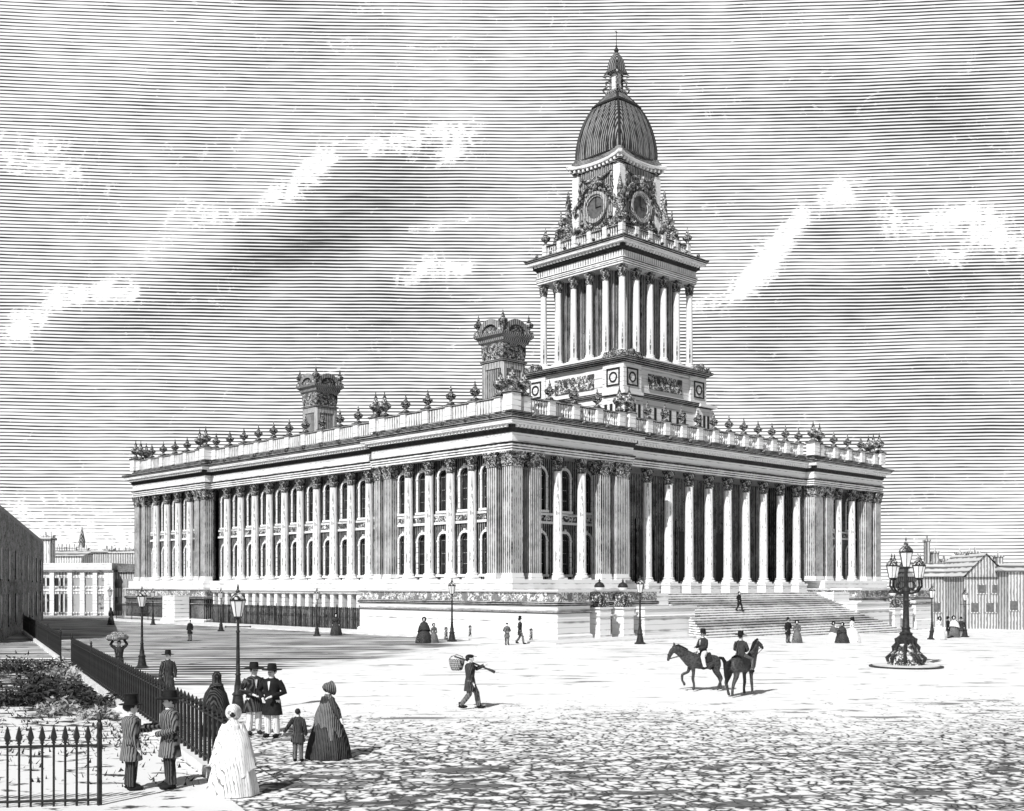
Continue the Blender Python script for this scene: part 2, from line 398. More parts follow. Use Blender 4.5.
# lead mouldings: lion-head spouts along the top of the cornice
# ------------------------------------------------ columns
def capital_mb(r, h, z):
    mb = MB(); prof = [(r*.95,z),(r*1.12,z+.03),(r*.95,z+.08),(r*1.02,z+h*.15),(r*1.18,z+h*.38),(r*1.05,z+h*.42),(r*1.12,z+h*.55),(r*1.38,z+h*.74),(r*1.2,z+h*.78),(r*1.35,z+h*.86)]
    mb.lathe(prof, 16, fold=.10, nf=8)
    a = r*1.62; ring = []
    for zz in (z+h*.86, z+h):
        rr = []
        for k in range(16):
            th = 2*PI*k/16 + PI/4; q = a*(1.0 if k%4==0 else (.86 if k%2 else .80))
            rr.append((q*math.cos(th), q*math.sin(th), zz))
        ring.append(rr)
    mb.loft(ring)
    for k in range(4):
        th = PI/4+PI/2*k; mb.sphere((a*.86*math.cos(th), a*.86*math.sin(th), z+h*.78), r*.24, seg=8, rows=5)
    for k in range(8):
        th = PI/4*k+PI/8; mb.sphere((r*1.2*math.cos(th), r*1.2*math.sin(th), z+h*.40), r*.2, r*.2, r*.26, seg=6, rows=4)
    return mb
def shaft_mb(r, z0, z1, seg=20):
    h = z1-z0; return MB().lathe([(r,z0),(r,z0+.05),(r*.99,z0+h*.3),(r*.94,z0+h*.65),(r*.87,z1)], seg)
def base_mb(r, z):
    return MB().lathe([(r*1.4,z+.16),(r*1.45,z+.24),(r*1.38,z+.32),(r*1.15,z+.36),(r*1.12,z+.42),(r*1.25,z+.46),(r*1.22,z+.53),(r,z+.56)], 20).cbox(0,0,r*1.45,r*1.45,z,z+.16)
def make_column(r, z0, z1, hcap, mat=None):
    o = shaft_mb(r, z0+.56, z1-hcap).build('column', mat or M['shaft'], hall, True)
    capital_mb(r*.87, hcap, z1-hcap).build('capital', M['capital'], o, True)
    base_mb(r, z0).build('base', M['white'], o)
    return o
proto = make_column(.40, Z0, Z1, 1.25)
cols = [(.55, y) for y in (5.3, 8.0, 10.8, 13.6)] + [(.55+RL, 20.4+2.85*i) for i in range(10)] + [(.55, y) for y in (52.9, 55.6, 58.3, 61.0)]
cols += [(5.8,.6),(8.7,.6),(W-5.8,.6),(W-8.7,.6)]
proto.location = (cols[0][0], cols[0][1], 0)
for c in cols[1:]:
    dup(proto, (c[0],c[1],0), parent=hall)
pcol = make_column(.42, 4.3, Z1, 1.3); PC = [15.5+3.11*i for i in range(10)]
pcol.location = (PC[0], 1.6, 0)
for x in PC[1:]: dup(pcol, (x,1.6,0), parent=hall)
ped = MB().cbox(0,0,.78,.78,3.2,4.1).cbox(0,0,.84,.84,4.1,4.3).build('column_pedestal', M['white'], hall); ped.location = (PC[0],1.6,0)
for x in PC[1:]: dup(ped, (x,1.6,0), parent=hall)
# pilasters: x0,x1,y0,y1
def pilaster(x0,x1,y0,y1, mat=None):
    o = MB().box(x0,x1,y0,y1,Z0+.5,Z1-1.2).build('pilaster', mat or M['fluted'], hall)
    b = MB().box(x0-.1,x1+.1,y0-.1,y1+.1,Z0,Z0+.25).box(x0-.05,x1+.05,y0-.05,y1+.05,Z0+.25,Z0+.5).build('base', M['white'], o)
    c = MB(); cx, cy = (x0+x1)/2,(y0+y1)/2; hx, hy = (x1-x0)/2,(y1-y0)/2
    rings = []
    for k,(o_,z) in enumerate([(.02,Z1-1.2),(.07,Z1-1.16),(.02,Z1-1.1),(.12,Z1-.75),(.05,Z1-.7),(.22,Z1-.32),(.12,Z1-.28),(.2,Z1-.15),(.24,Z1-.14),(.24,Z1-.01)]):
        rings.append([(cx-hx-o_,cy-hy-o_,z),(cx+hx+o_,cy-hy-o_,z),(cx+hx+o_,cy+hy+o_,z),(cx-hx-o_,cy+hy+o_,z)])
    c.loft(rings)
    for sx in (-1,1):
        for sy in (-1,1): c.sphere((cx+sx*(hx+.12),cy+sy*(hy+.12),Z1-.3), .13, seg=7, rows=5)
        n = max(1,int(hx*2/.3))
        for i in range(n):
            xx = x0+(i+.5)*(x1-x0)/n; c.sphere((xx, cy+sx*(hy+.06), Z1-.8), .11,.08,.14, seg=6, rows=4)
        n = max(1,int(hy*2/.3))
        for i in range(n):
            yy = y0+(i+.5)*(y1-y0)/n; c.sphere((cx+sx*(hx+.06), yy, Z1-.8), .08,.11,.14, seg=6, rows=4)
    c.build('capital', M['capital'], o)
    return o
pilaster(.12,1.3,.12,1.2); pilaster(.14,1.2,2.0,3.1)
pilaster(.14,1.2,15.6,16.6); pilaster(.14,1.2,17.1,18.0)
pilaster(2.3,3.4,.14,1.2); pilaster(10.7,11.9,.14,1.2); pilaster(12.6,14.2,.14,1.4)
pilaster(W-1.3,W-.12,.12,1.2); pilaster(W-3.4,W-2.3,.14,1.2); pilaster(W-11.9,W-10.7,.14,1.2); pilaster(W-14.2,W-12.6,.14,1.4)
pilaster(.14,1.2,48.7,49.7); pilaster(.14,1.2,50.2,51.1); pilaster(.14,1.2,63.2,64.0); pilaster(.12,1.2,64.7,65.85)
# ------------------------------------------------ bays with arched windows (built facing -Y, width w, then turned)
def bay_parts(w, wallmat, r=.60):
    """wall with two real arched openings, frames and glass; x from -w/2 to w/2, front at y=0"""
    ops = [(Z0+.45, 7.95, r), (10.45, 13.35, r)]           # sill, springing, radius
    zb, zt = Z0, Z1+.02; wall = MB(); frames = []; panes = []
    def quad(a,b,c,d): wall.add([a,b,c,d], [(0,1,2,3)])
    cuts = [zb, 9.4, zt]
    for (s, sp, rr), z0, z1 in zip(ops, cuts[:-1], cuts[1:]):
        quad((-w/2,0,z0),(-rr,0,z0),(-rr,0,z1),(-w/2,0,z1)); quad((rr,0,z0),(w/2,0,z0),(w/2,0,z1),(rr,0,z1))
        quad((-rr,0,z0),(rr,0,z0),(rr,0,s),(-rr,0,s))
        N = 12; arc = [(rr*math.cos(PI*i/N), sp+rr*math.sin(PI*i/N)) for i in range(N+1)]
        for i in range(N):
            (xa,za),(xb,zb2) = arc[i],arc[i+1]
            quad((xa,0,za),(xa,0,z1),(xb,0,z1),(xb,0,zb2))
            quad((xa,0,za),(xb,0,zb2),(xb,.35,zb2),(xa,.35,za))
        quad((-rr,0,s),(-rr,0,sp),(-rr,.35,sp),(-rr,.35,s)); quad((rr,0,s),(rr,.35,s),(rr,.35,sp),(rr,0,sp)); quad((-rr,0,s),(-rr,.35,s),(rr,.35,s),(rr,0,s))
        f = MB(); out = rr+.2
        ro = [(rr+.005, s)] + [((rr+.005)*math.cos(PI*i/N), sp+(rr+.005)*math.sin(PI*i/N)) for i in range(N+1)] + [(-rr-.005, s)]
        rO = [(out, s)] + [(out*math.cos(PI*i/N), sp+out*math.sin(PI*i/N)) for i in range(N+1)] + [(-out, s)]
        for i in range(len(ro)-1):
            a,b,c,d = ro[i],ro[i+1],rO[i+1],rO[i]
            f.add([(a[0],-.08,a[1]),(b[0],-.08,b[1]),(c[0],-.08,c[1]),(d[0],-.08,d[1]),(a[0],.02,a[1]),(b[0],.02,b[1]),(c[0],.02,c[1]),(d[0],.02,d[1])],
                  [(0,1,2,3),(3,2,6,7),(0,4,5,1)])
        f.box(-.1,.1,-.14,.0,sp+rr-.05,sp+rr+.32)              # keystone
        f.box(-out-.06,out+.06,-.18,.02,s-.2,s-.003)            # sill
        f.box(-out-.05,-rr+.04,-.12,.0,sp-.14,sp+.0); f.box(rr-.04,out+.05,-.12,.0,sp-.14,sp)
        frames.append(f)
        g = MB(); pts = [(-rr-.02,s),(rr+.02,s)] + [((rr+.02)*math.cos(PI*i/N), sp+(rr+.02)*math.sin(PI*i/N)) for i in range(N+1)]
        g.add([(x,.3,z) for x,z in pts], [tuple(range(len(pts)))])
        bars = MB(); bars.box(-.03,.03,.26,.3,s,sp+rr-.02)
        for zz in (s+.9, s+1.8, sp): bars.box(-rr,rr,.26,.298,zz-.02,zz+.02)
        panes.append((g, bars))
    return wall, frames, panes
STR_ = []
def put_bay(cx, cy, rot, w, wallmat, framemat):
    wall, frames, panes = bay_parts(w, wallmat)
    Mx = Matrix.Translation((cx,cy,0)) @ Matrix.Rotation(rot,4,'Z')
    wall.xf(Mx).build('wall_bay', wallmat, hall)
    for f,(g,b) in zip(frames,panes):
        o = f.xf(Mx).build('window', framemat, hall)
        g.xf(Mx).build('pane', M['glass'], o); b.xf(Mx).build('glazing_bar', M['smoke'], o)
    MB().box(-w/2,w/2,-.14,.0,9.3,9.5).box(-w/2,w/2,-.10,.0,10.02,10.2).xf(Mx).build('string_course', M['white'], hall)
    MB().box(-w/2+.1,w/2-.1,-.06,.0,9.5,10.02).xf(Mx).build('carved_panel', M['carved'], hall)
rotL = -PI/2                                             # facing -X
wl = M['wall']
WX = 1.0
def side_bays(edges, x, wallmat, fm):
    for a, b in zip(edges[:-1], edges[1:]): put_bay(x, (a+b)/2, rotL, b-a, wallmat, fm)
MB().box(WX,WX+.3,1.0,2.6,Z0,Z1+.02).build('wall_strip', wl, hall)
side_bays([2.6,5.3,8.0,10.8,13.6,16.1], WX, wl, M['white'])
MB().box(WX,WX+.3,16.1,18.3,Z0,Z1+.02).build('wall_strip', wl, hall)
side_bays([18.3]+[20.4+2.85*i for i in range(10)]+[48.6], WX+RL, wl, M['white'])
MB().box(WX,WX+.3,48.6,50.7,Z0,Z1+.02).build('wall_strip', M['wall'], hall)
side_bays([50.7,52.9,55.6,58.3,61.0,63.4], WX, M['wall'], M['white'])
MB().box(WX,WX+.3,63.4,65.9,Z0,Z1+.02).build('wall_strip', M['wall'], hall)
# front pavilions: wall set back behind the columns, side piers
FY = 2.6
for mir in (0,1):
    X = (lambda x: W-x) if mir else (lambda x: x)
    for a,b in ((1.4,4.35),(4.35,7.25),(7.25,10.2),(10.2,12.7)):
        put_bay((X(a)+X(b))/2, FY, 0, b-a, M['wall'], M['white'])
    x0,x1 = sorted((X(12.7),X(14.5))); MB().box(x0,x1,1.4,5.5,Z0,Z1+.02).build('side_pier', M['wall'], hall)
    x0,x1 = sorted((X(1.0),X(1.4))); MB().box(x0,x1,1.2,FY,Z0,Z1+.02).build('corner_pier', M['wall'], hall)
# portico back wall with doorways and pilasters
bw_ = MB()
PB = 5.6
doors = [23.3, 29.5, 35.7]
cur = 14.5
for dx in doors:
    bw_.box(cur, dx-1.2, PB, PB+.4, 3.35, Z1+.02); bw_.box(dx-1.2, dx+1.2, PB, PB+.4, 9.5, Z1+.02); cur = dx+1.2
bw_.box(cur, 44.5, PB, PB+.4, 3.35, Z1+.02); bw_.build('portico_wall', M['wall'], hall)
for dx in doors:
    d = MB().box(dx-1.2,dx+1.2,PB+.25,PB+.35,3.4,9.5).build('door', M['leather'], hall)
    MB().box(dx-1.6,dx-1.2,PB-.15,PB,3.4,9.9).box(dx+1.2,dx+1.6,PB-.15,PB,3.4,9.9).box(dx-1.6,dx+1.6,PB-.2,PB,9.9,10.5).build('door_case', M['wall'], d)
for i in range(9):
    x = 17.05+3.11*i; pb = MB().box(x-.4,x+.4,PB-.25,PB,3.4,Z1-.02) if not any(abs(x-d)<1.7 for d in doors) else None
    if pb: pb.build('wall_pilaster', M['smoke'], hall)
MB().box(13.2,45.8,-.6,5.6,2.9,3.4).build('portico_floor', M['stone'], hall)
# plain far sides (never faced by the photograph)
MB().box(W-1.5,W-1.0,1.2,L-.6,3.5,Z1+.02).box(1.0,W-1.5,L-1.5,L-1.0,3.5,Z1+.02).build('back_wall', M['wall'], hall)
# ------------------------------------------------ podium
def podium(path, top, name='podium', carve=True, closed=True, mat=None):
    mb = MB(); mat = mat or M['stone']
    mb.prism(path, -1.6, top-.9 if carve else top)
    p = mb.build(name, mat, hall)
    if carve:
        MB().sweep(path, [(0.0,2.0),(.10,2.03),(.12,2.12),(0,2.16)]).build('string', M['hdark'], p)
        MB().sweep(path, [(0.0,2.55),(.14,2.6),(.16,2.75),(.02,top-.9)]).build('lower_moulding', M['hdark'], p)
        MB().prism(path, top-.9, top-.1).build('carved_band', M['band'], p)
        MB().sweep(path, [(0.0,top-.22),(.12,top-.16),(.22,top-.12),(.24,top),(-.3,top+.004)]).prism(path, top-.1, top-.004).build('coping', M['white'], p)
    MB().sweep(path, [(.0,-1.5),(.16,-1.5),(.16,.32),(.05,.42),(.0,.44)]).build('plinth', M['white'], p)
    return p
TP = 3.8
podium([(-.6,-5.5),(3,-5.5),(3,-4.3),(9,-4.3),(12.6,-4.3),(12.6,-.62),(13.2,-.62),(13.2,2.8),(2,2.8),(2,19.2),(-.6,19.2)], TP)
podium([(W+.6,-5.5),(W+.6,19.2),(W-2,19.2),(W-2,2.8),(W-13.2,2.8),(W-13.2,-.62),(W-12.6,-.62),(W-12.6,-4.3),(W-9,-4.3),(W-3,-4.3),(W-3,-5.5)], TP)
podium([(-.6,47.5),(2,47.5),(2,66.6),(-.6,66.6)], TP, mat=M['wall'])
podium([(-2.6,50.4),(-.85,50.4),(-.85,53.2),(-2.6,53.2)], 3.0, 'entrance_block', carve=False, mat=M['white'])
MB().box(.35,13,19.3,47.4,-1.5,2.05).box(.35,13,19.3,47.4,3.3,TP-.004).build('side_podium', M['wall'], hall)
k = 20
for i in range(k+1):
    y = 19.35 + i*(47.35-19.35)/k; MB().box(.35,1.6,y-.28 if i else y,y+.28 if i<k else y,2.05,3.3).build('basement_pier', M['white'], hall)
MB().box(1.3,1.55,19.4,47.3,2.05,3.3).build('basement_glass', M['glass'], hall)
MB().sweep([(.35,47.4),(.35,19.3)], [(0,3.3),(.15,3.35),(.2,3.5),(.35,3.6),(.36,TP),(-.3,TP+.004)], closed=False).build('side_coping', M['white'], hall)
# stylobate the order stands on
MB().prism([(-.35,-.4),(PX0-1.5,-.4),(PX0-1.5,2.7),(2.2,2.7),(2.2,PY0+.3),(-.35,PY0+.3)], TP+.006, Z0).build('stylobate', M['white'], hall)
MB().prism([(W+.35,-.4),(W+.35,PY0),(W-2.2,PY0),(W-2.2,2.7),(W-PX0+1.5,2.7),(W-PX0+1.5,-.4)], TP+.006, Z0).build('stylobate', M['white'], hall)
MB().prism([(.45,PY0+.35),(3,PY0+.35),(3,PY1-.35),(.45,PY1-.35)], TP+.006, Z0).build('stylobate', M['white'], hall)
MB().prism([(-.35,PY1-.3),(2.4,PY1-.3),(2.4,66.4),(-.35,66.4)], TP+.006, Z0).build('stylobate', M['white'], hall)
# cheek walls beside the steps
for mir in (0,1):
    X = (lambda x: W-x) if mir else (lambda x: x)
    pts = [(X(9.3),-5.7),(X(16.0),-5.7),(X(16.0),-3.0),(X(9.3),-3.0)]
    if mir: pts = pts[::-1]
    c = MB().prism(pts, -1.6, 2.35).build('cheek_wall', M['stone'], hall)
    MB().sweep(pts, [(0,1.55),(.08,1.58),(.08,1.66),(0,1.7)]).sweep(pts, [(0,2.2),(.1,2.24),(.12,2.4),(-.5,2.41)]).build('coping', M['white'], c)
    a,b = sorted((X(12.65),X(15.85)))
    MB().box(a,b,-2.98,-.62,-1,3.39).build('stair_flank', M['stone'], hall)
# flight of steps, flared out at its left foot
st = MB(); NS = 21
for i in range(NS):
    zt = 3.38 - i*.178; y1 = -.62 - i*.44; y0 = y1 - .44
    xl = 15.9 if i < 9 else 15.9 - (i-9)*.33
    xr = W-15.9 if i < 9 else W - 15.9 + (i-9)*.1
    st.box(xl, xr, y0, y1+.02 if i else y1, -1.4, zt)
st.build('flight_of_steps', M['steps'] if 'steps' in M else M['hline'], hall)
ZL = 3.38-.178*9
# ------------------------------------------------ parapets
PZ = Z1 + 2.68
def inset(path, o):
    mb = MB(); mb.sweep(path, [(o,0),(o,1)]); n = len(path); return [(mb.v[2*i][0],mb.v[2*i][1]) for i in range(n)]
PAR = inset(FOOT, -.25)
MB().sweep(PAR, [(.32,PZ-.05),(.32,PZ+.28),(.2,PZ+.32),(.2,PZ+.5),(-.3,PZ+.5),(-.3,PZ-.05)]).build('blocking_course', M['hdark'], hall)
B0, B1 = PZ+.5, PZ+1.75
def urn_mb(s):
    return MB().lathe([(.26*s,0),(.28*s,.08*s),(.12*s,.16*s),(.12*s,.26*s),(.33*s,.42*s),(.42*s,.58*s),(.37*s,.72*s),(.16*s,.82*s),(.2*s,.86*s),(.19*s,.9*s),(.1*s,1.0*s),(.12*s,1.1*s),(.05*s,1.25*s),(.015*s,1.5*s)], 12)
URN = urn_mb(1.08).build('urn', M['finial'], hall, True); URN.location = (0,0,-50)
URNB = urn_mb(1.45).build('urn', M['finial'], hall, True)
first = {'s': True, 'b': True}
def urn(x, y, z, big=False):
    k = 'b' if big else 's'; src_ = URNB if big else URN
    if first[k]: src_.location = (x,y,z); first[k] = False; return
    dup(src_, (x,y,z), parent=hall)
PEDM = {}
def pedestal(x, y, h=.36, dz=0, big=False, u=True):
    key = (h, dz)
    if key not in PEDM:
        o = MB().cbox(0,0,h,h,B0-.003,B1+dz-.14).build('parapet_pedestal', M['white'], hall); MB().cbox(0,0,h+.09,h+.09,B1+dz-.14,B1+dz).cbox(0,0,h-.1,h-.1,B1+dz,B1+dz+.1).build('pedestal_cap', M['hdark'], o); o.location = (x,y,0); PEDM[key] = o
    else: dup(PEDM[key], (x,y,0), parent=hall)
    if u: urn(x, y, B1+dz+.1, big)
def run(x0, y0, x1, y1, n, solid, ends=(True,True), bigs=(False,False)):
    """parapet from one pedestal to the next"""
    a = Vector((x0,y0)); b = Vector((x1,y1)); d = (b-a)/n; t = d.normalized(); nrm = Vector((t.y,-t.x))
    ang = math.atan2(t.y, t.x)
    for i in range(n+1):
        p = a + d*i
        if (i == 0 and not ends[0]) or (i == n and not ends[1]): continue
        pedestal(p.x, p.y, big=(i==0 and bigs[0]) or (i==n and bigs[1]))
    seg = d.length - .72
    for i in range(n):
        c = a + d*(i+.5); Mx = Matrix.Translation((c.x,c.y,0)) @ Matrix.Rotation(ang,4,'Z')
        if solid:
            o = MB().box(-seg/2,seg/2,-.14,.14,B0-.003,B1-.2).xf(Mx).build('parapet_panel', M['panel'], hall)
        else:
            mb = MB(); k = max(2,int(seg/.3))
            for j in range(k):
                xx = -seg/2 + (j+.5)*seg/k
                mb.lathe([(.09,B0),(.09,B0+.06),(.05,B0+.14),(.11,B0+.36),(.10,B0+.46),(.045,B0+.75),(.09,B0+.96),(.09,B1-.2)], 7, c=(xx,0,0))
            o = mb.xf(Mx).build('balustrade', M['white'], hall, True)
        MB().box(-seg/2,seg/2,-.2,.2,B1-.2,B1-.04).xf(Mx).build('handrail', M['hdark'], o)
def corner(x, y, sx, sy):
    """group of three pedestals at a corner of the parapet"""
    pedestal(x, y, .5, .22, True); pedestal(x+sx*1.35, y, .36, 0, True); pedestal(x, y+sy*1.35, .36, 0, True)
    a,b = sorted((x+sx*.5, x+sx*1.0)); MB().box(a,b,y-.14,y+.14,B0-.003,B1-.1).build('parapet_panel', M['panel'], hall)
    a,b = sorted((y+sy*.5, y+sy*1.0)); MB().box(x-.14,x+.14,a,b,B0-.003,B1-.1).build('parapet_panel', M['panel'], hall)
q = .25
corner(q,q,1,1); corner(W-q,q,-1,1); corner(q,L-q,1,-1)
run(q, 1.6+.0, q, PY0-q-1.3, 5, True, (False,True), (False,True)); pedestal(q, PY0-q, .42, .1, True)
MB().box(q-.14,q+.14,PY0-q-1.0,PY0-q-.4,B0,B1-.1).build('parapet_panel', M['panel'], hall)
run(RL+q, PY0+.6, RL+q, PY1-.6, 10, True)
pedestal(q, PY1+q, .5, .15, True); run(q, PY1+1.6, q, L-1.6, 5, True, (True,False), (True,False))
MB().box(q-.14,q+.14,PY1+.75,PY1+1.25,B0,B1-.1).build('parapet_panel', M['panel'], hall)
run(1.6, q, PX0-q-1.3, q, 4, False, (False,True), (False,True)); pedestal(PX0-q, q, .42, .1, True)
run(PX0+1.0, RS+q, PX1-1.0, RS+q, 11, False)
pedestal(PX1+q, q, .5, .15, True); run(PX1+q+1.3, q, W-1.6, q, 4, False, (True,False), (True,False)); 
MB().box(PX0-q-1.0,PX0-q-.4,q-.14,q+.14,B0,B1-.1).build('parapet_panel', M['panel'], hall); MB().box(PX1+.75,PX1+1.25,q-.14,q+.14,B0,B1-.1).build('parapet_panel', M['panel'], hall)
# spouts shaped as lion heads on the cornice top
lh = MB().sphere((0,0,0), .16,.16,.18, seg=8, rows=6).sphere((0,0,-.05), .09,.22,.08, seg=8, rows=5).build('lion_spout', M['finial'], hall)
sp_ = [(x, -.98, 0) for x in (1.5,4.4,7.3,10.2,13.1,46,49,52,55)] + [(x, RS-.98, 0) for x in range(17,44,3)] + [(-.98, y, 1) for y in (1.5,4.4,7.3,10.2,13.1,16)] + [(RL-.98, y, 1) for y in range(20,48,3)]
lh.location = (sp_[0][0], sp_[0][1], Z1+2.72)
for x,y,k in sp_[1:]: dup(lh, (x,y,Z1+2.72), rz=(-PI/2 if k else 0), parent=hall)
# ------------------------------------------------ great hall roof behind the parapet
MB().add([(20,24,ZR),(39,24,ZR),(39,60,ZR),(20,60,ZR),(29.5,24,ZR+3.5),(29.5,60,ZR+3.5)], [(0,1,4),(2,3,5),(1,2,5,4),(3,0,4,5),(0,3,2,1)]).build('hall_roof', M['roof'], hall)
# ------------------------------------------------ ventilation turrets
def turret(cx, cy):
    h = 1.42; t = thing('ventilation_turret', None, None, (cx,cy,0)); t.parent = hall
    for kx in ('label','category'):
        if kx in t: del t[kx]
    b = MB(); b.cbox(0,0,h,h,ZR-.05,25.4); b.build('shaft', M['smoke'], t)
    pn = MB()
    for k in range(4):
        Mx = Matrix.Rotation(PI/2*k,4,'Z'); m_ = MB()
        m_.box(-h,-h+.42,-h-.09,-h,ZR,25.39).box(h-.42,h,-h-.09,-h,ZR,25.39).box(-h+.42,h-.42,-h-.09,-h,24.8,25.4).xf(Mx); pn.v, pn.f = pn.v, pn.f; pn.add(m_.v, m_.f)
    pn.build('panel_frame', M['fluted'], t)
    def sq(o_, z): return [(-o_,-o_,z),(o_,-o_,z),(o_,o_,z),(-o_,o_,z)]
    MB().loft([sq(h,25.4),sq(h+.2,25.5),sq(h+.2,25.65),sq(h+.05,25.7)]).build('band', M['hdark'], t)
    MB().loft([sq(h+.02,25.7),sq(h+.1,26.4),sq(h+.1,27.2),sq(h+.05,27.2)]).build('louvre', M['capital'], t)
    MB().loft([sq(h+.1,27.2),sq(h+.3,27.4),sq(h+.35,27.7),sq(h+.62,27.9),sq(h+.68,28.15),sq(h+.2,28.2)]).build('cornice', M['smoke'], t)
    pd = MB()
    for k in range(4):
        Mx = Matrix.Rotation(PI/2*k,4,'Z'); m_ = MB(); N = 12; r0, r1 = h*.78, h+.16
        pts0 = [(r0*math.cos(PI*i/N), 28.15+r0*.78*math.sin(PI*i/N)) for i in range(N+1)]; pts1 = [(r1*math.cos(PI*i/N), 28.15+r1*.86*math.sin(PI*i/N)) for i in range(N+1)]
        for i in range(N):
            a,b_,c,d = pts0[i],pts0[i+1],pts1[i+1],pts1[i]; y0,y1 = -h-.5,-h-.15
            m_.add([(p[0],y,p[1]) for y in (y0,y1) for p in (a,b_,c,d)], [(0,1,2,3),(7,6,5,4),(0,4,5,1),(3,2,6,7)])
        m_.xf(Mx); pd.add(m_.v, m_.f)
    pd.build('segmental_pediment', M['smoke'], t)
    lo = MB()
    for k in range(4):
        Mx = Matrix.Rotation(PI/2*k,4,'Z'); m_ = MB(); N = 12; r0 = h*.80
        m_.add([(0,-h-.3,28.16)] + [(r0*math.cos(PI*i/N), -h-.3, 28.16+r0*.8*math.sin(PI*i/N)) for i in range(N+1)], [tuple(range(N+2))]); m_.xf(Mx); lo.add(m_.v, m_.f)
    lo.build('tympanum', M['carved'], t)
    MB().loft([sq(h,28.16),sq(h,28.7),sq(.4,29.6)]).build('cap', M['roof'], t)
    um = urn_mb(1.15)
    for sx,sy in ((-1,-1),(1,-1),(1,1),(-1,1)):
        MB().add([(v[0]+sx*(h+.3),v[1]+sy*(h+.3),v[2]+28.5) for v in um.v], um.f).cbox(sx*(h+.3),sy*(h+.3),.32,.32,28.1,28.5).build('finial', M['finial'], t)
turret(13.6, 15.3); turret(16.5, 50.7)
# ------------------------------------------------ clock tower
tw = thing('clock_tower', None, None, (29.5,14.7,0)); tw.parent = hall
for kx in ('label','category'):
    if kx in tw: del tw[kx]
def T(mb, name, mat, smooth=False): return mb.build(name, M[mat], tw, smooth)
def sqr(o_, z): return [(-o_,-o_,z),(o_,-o_,z),(o_,o_,z),(-o_,o_,z)]
def sqp(o_): return [(-o_,-o_),(o_,-o_),(o_,o_),(-o_,o_)]
def pieces(mb):
    par = list(range(len(mb.v)))
    def find(a):
        while par[a] != a: par[a] = par[par[a]]; a = par[a]
        return a
    for f in mb.f:
        for b_ in f[1:]: par[find(b_)] = find(f[0])
    g = {}
    for i in range(len(mb.v)): g.setdefault(find(i), []).append(i)
    out = []
    for r_, idx in g.items():
        mp = {a: k for k, a in enumerate(idx)}; m_ = MB(); m_.v = [mb.v[i] for i in idx]
        m_.f = [tuple(mp[i] for i in f) for f in mb.f if f[0] in mp]; out.append(m_)
    return out
def four_each(fn, name, mat, smooth=False):
    m_ = MB(); fn(m_)
    for pc in pieces(m_):
        o = T(pc, name, mat, smooth)
        for k in range(1,4): dup(o, rz=PI/2*k, parent=tw)
def four(fn, name, mat, smooth=False):
    m_ = MB(); fn(m_); o = T(m_, name, mat, smooth)
    for k in range(1,4): dup(o, rz=PI/2*k, parent=tw)
    return o
T(MB().loft([sqr(7.0,ZR-.1),sqr(7.0,22.7)]), 'lower_stage', 'stone')
T(MB().sweep(sqp(7.0), [(0,22.6),(.2,22.7),(.35,22.9),(.4,23.1),(-.6,23.2)]), 'lower_cornice', 'hdark')
def corners(h, w, z0, z1, out):
    def f(m): m.box(-h-out, -h+w, -h-out, -h+w, z0, z1)
    return f
four(corners(7.0, 2.6, ZR-.05, 22.6, .25), 'corner_block', 'white')
four(corners(7.25, 2.6, 22.75, 23.05, .3), 'corner_ledge', 'white')
T(MB().loft([sqr(6.5,23.1),sqr(6.5,26.0)]), 'upper_base', 'stone')
four(corners(6.5, 2.5, 23.2, 25.95, .22), 'pedestal_block', 'white')
def panels(m, cx):
    for cx in (cx,):
        m.box(cx-.85,cx+.85,-6.80,-6.72,23.75,23.9); m.box(cx-.85,cx+.85,-6.80,-6.72,25.35,25.5); m.box(cx-.85,cx-.7,-6.80,-6.72,23.9,25.35); m.box(cx+.7,cx+.85,-6.80,-6.72,23.9,25.35)
        ro=.5
        for i in range(16):
            a0,a1 = 2*PI*i/16, 2*PI*(i+1)/16
            m.add([(cx+r*math.cos(a),y,24.62+r*math.sin(a)) for y in (-6.80,-6.72) for r,a in ((.38,a0),(.38,a1),(.52,a1),(.52,a0))], [(0,1,2,3),(7,6,5,4),(0,4,5,1),(3,2,6,7)])
four(lambda m: panels(m, -5.4), 'panel_moulding', 'iron'); four(lambda m: panels(m, 5.4), 'panel_moulding', 'iron')
four(lambda m: m.box(-2.7,2.7,-6.62,-6.5,23.8,25.3), 'carved_panel', 'carved')
def slots(m):
    for cx in (-6.4,-5.7,-5.0,-3.4,-2.2,-1.0,.2,1.4,2.6,4.9,5.6,6.3):
        y = -7.29 if abs(cx) > 4.4 else -7.04
        m.box(cx-.17,cx+.17,y,y+.04,20.6,21.9)
four_each(slots, 'slot_recess', 'iron')
T(MB().sweep(sqp(6.72), [(-.25,25.9),(.12,26.0),(.2,26.15),(.5,26.3),(.55,26.55),(-.3,26.7)]), 'base_cornice', 'hdark')
def crest(m, sx):
    for sx in (sx,):
        m.box(sx*5.6-1.2, sx*5.6+1.2, -7.3, -6.4, 26.5, 26.75)
        for i in range(5): m.sphere((sx*5.6-1+.5*i, -6.9, 26.9+(.25 if i==2 else 0)), .3,.3,.28, seg=7, rows=5)
four(lambda m: crest(m, -1), 'scroll_cresting', 'finial'); four(lambda m: crest(m, 1), 'scroll_cresting', 'finial')
T(MB().loft([sqr(6.2,26.3),sqr(6.2,27.0),sqr(6.0,27.1)]), 'stylobate', 'stone')
T(MB().loft([sqr(4.35,27.0),sqr(4.35,35.95)]), 'cella', 'wall')
def cpil(m):
    for x in (-3.3,-1.1,1.1,3.3): m.box(x-.3,x+.3,-4.55,-4.35,27.0,35.9)
four_each(cpil, 'cella_pilaster', 'smoke')
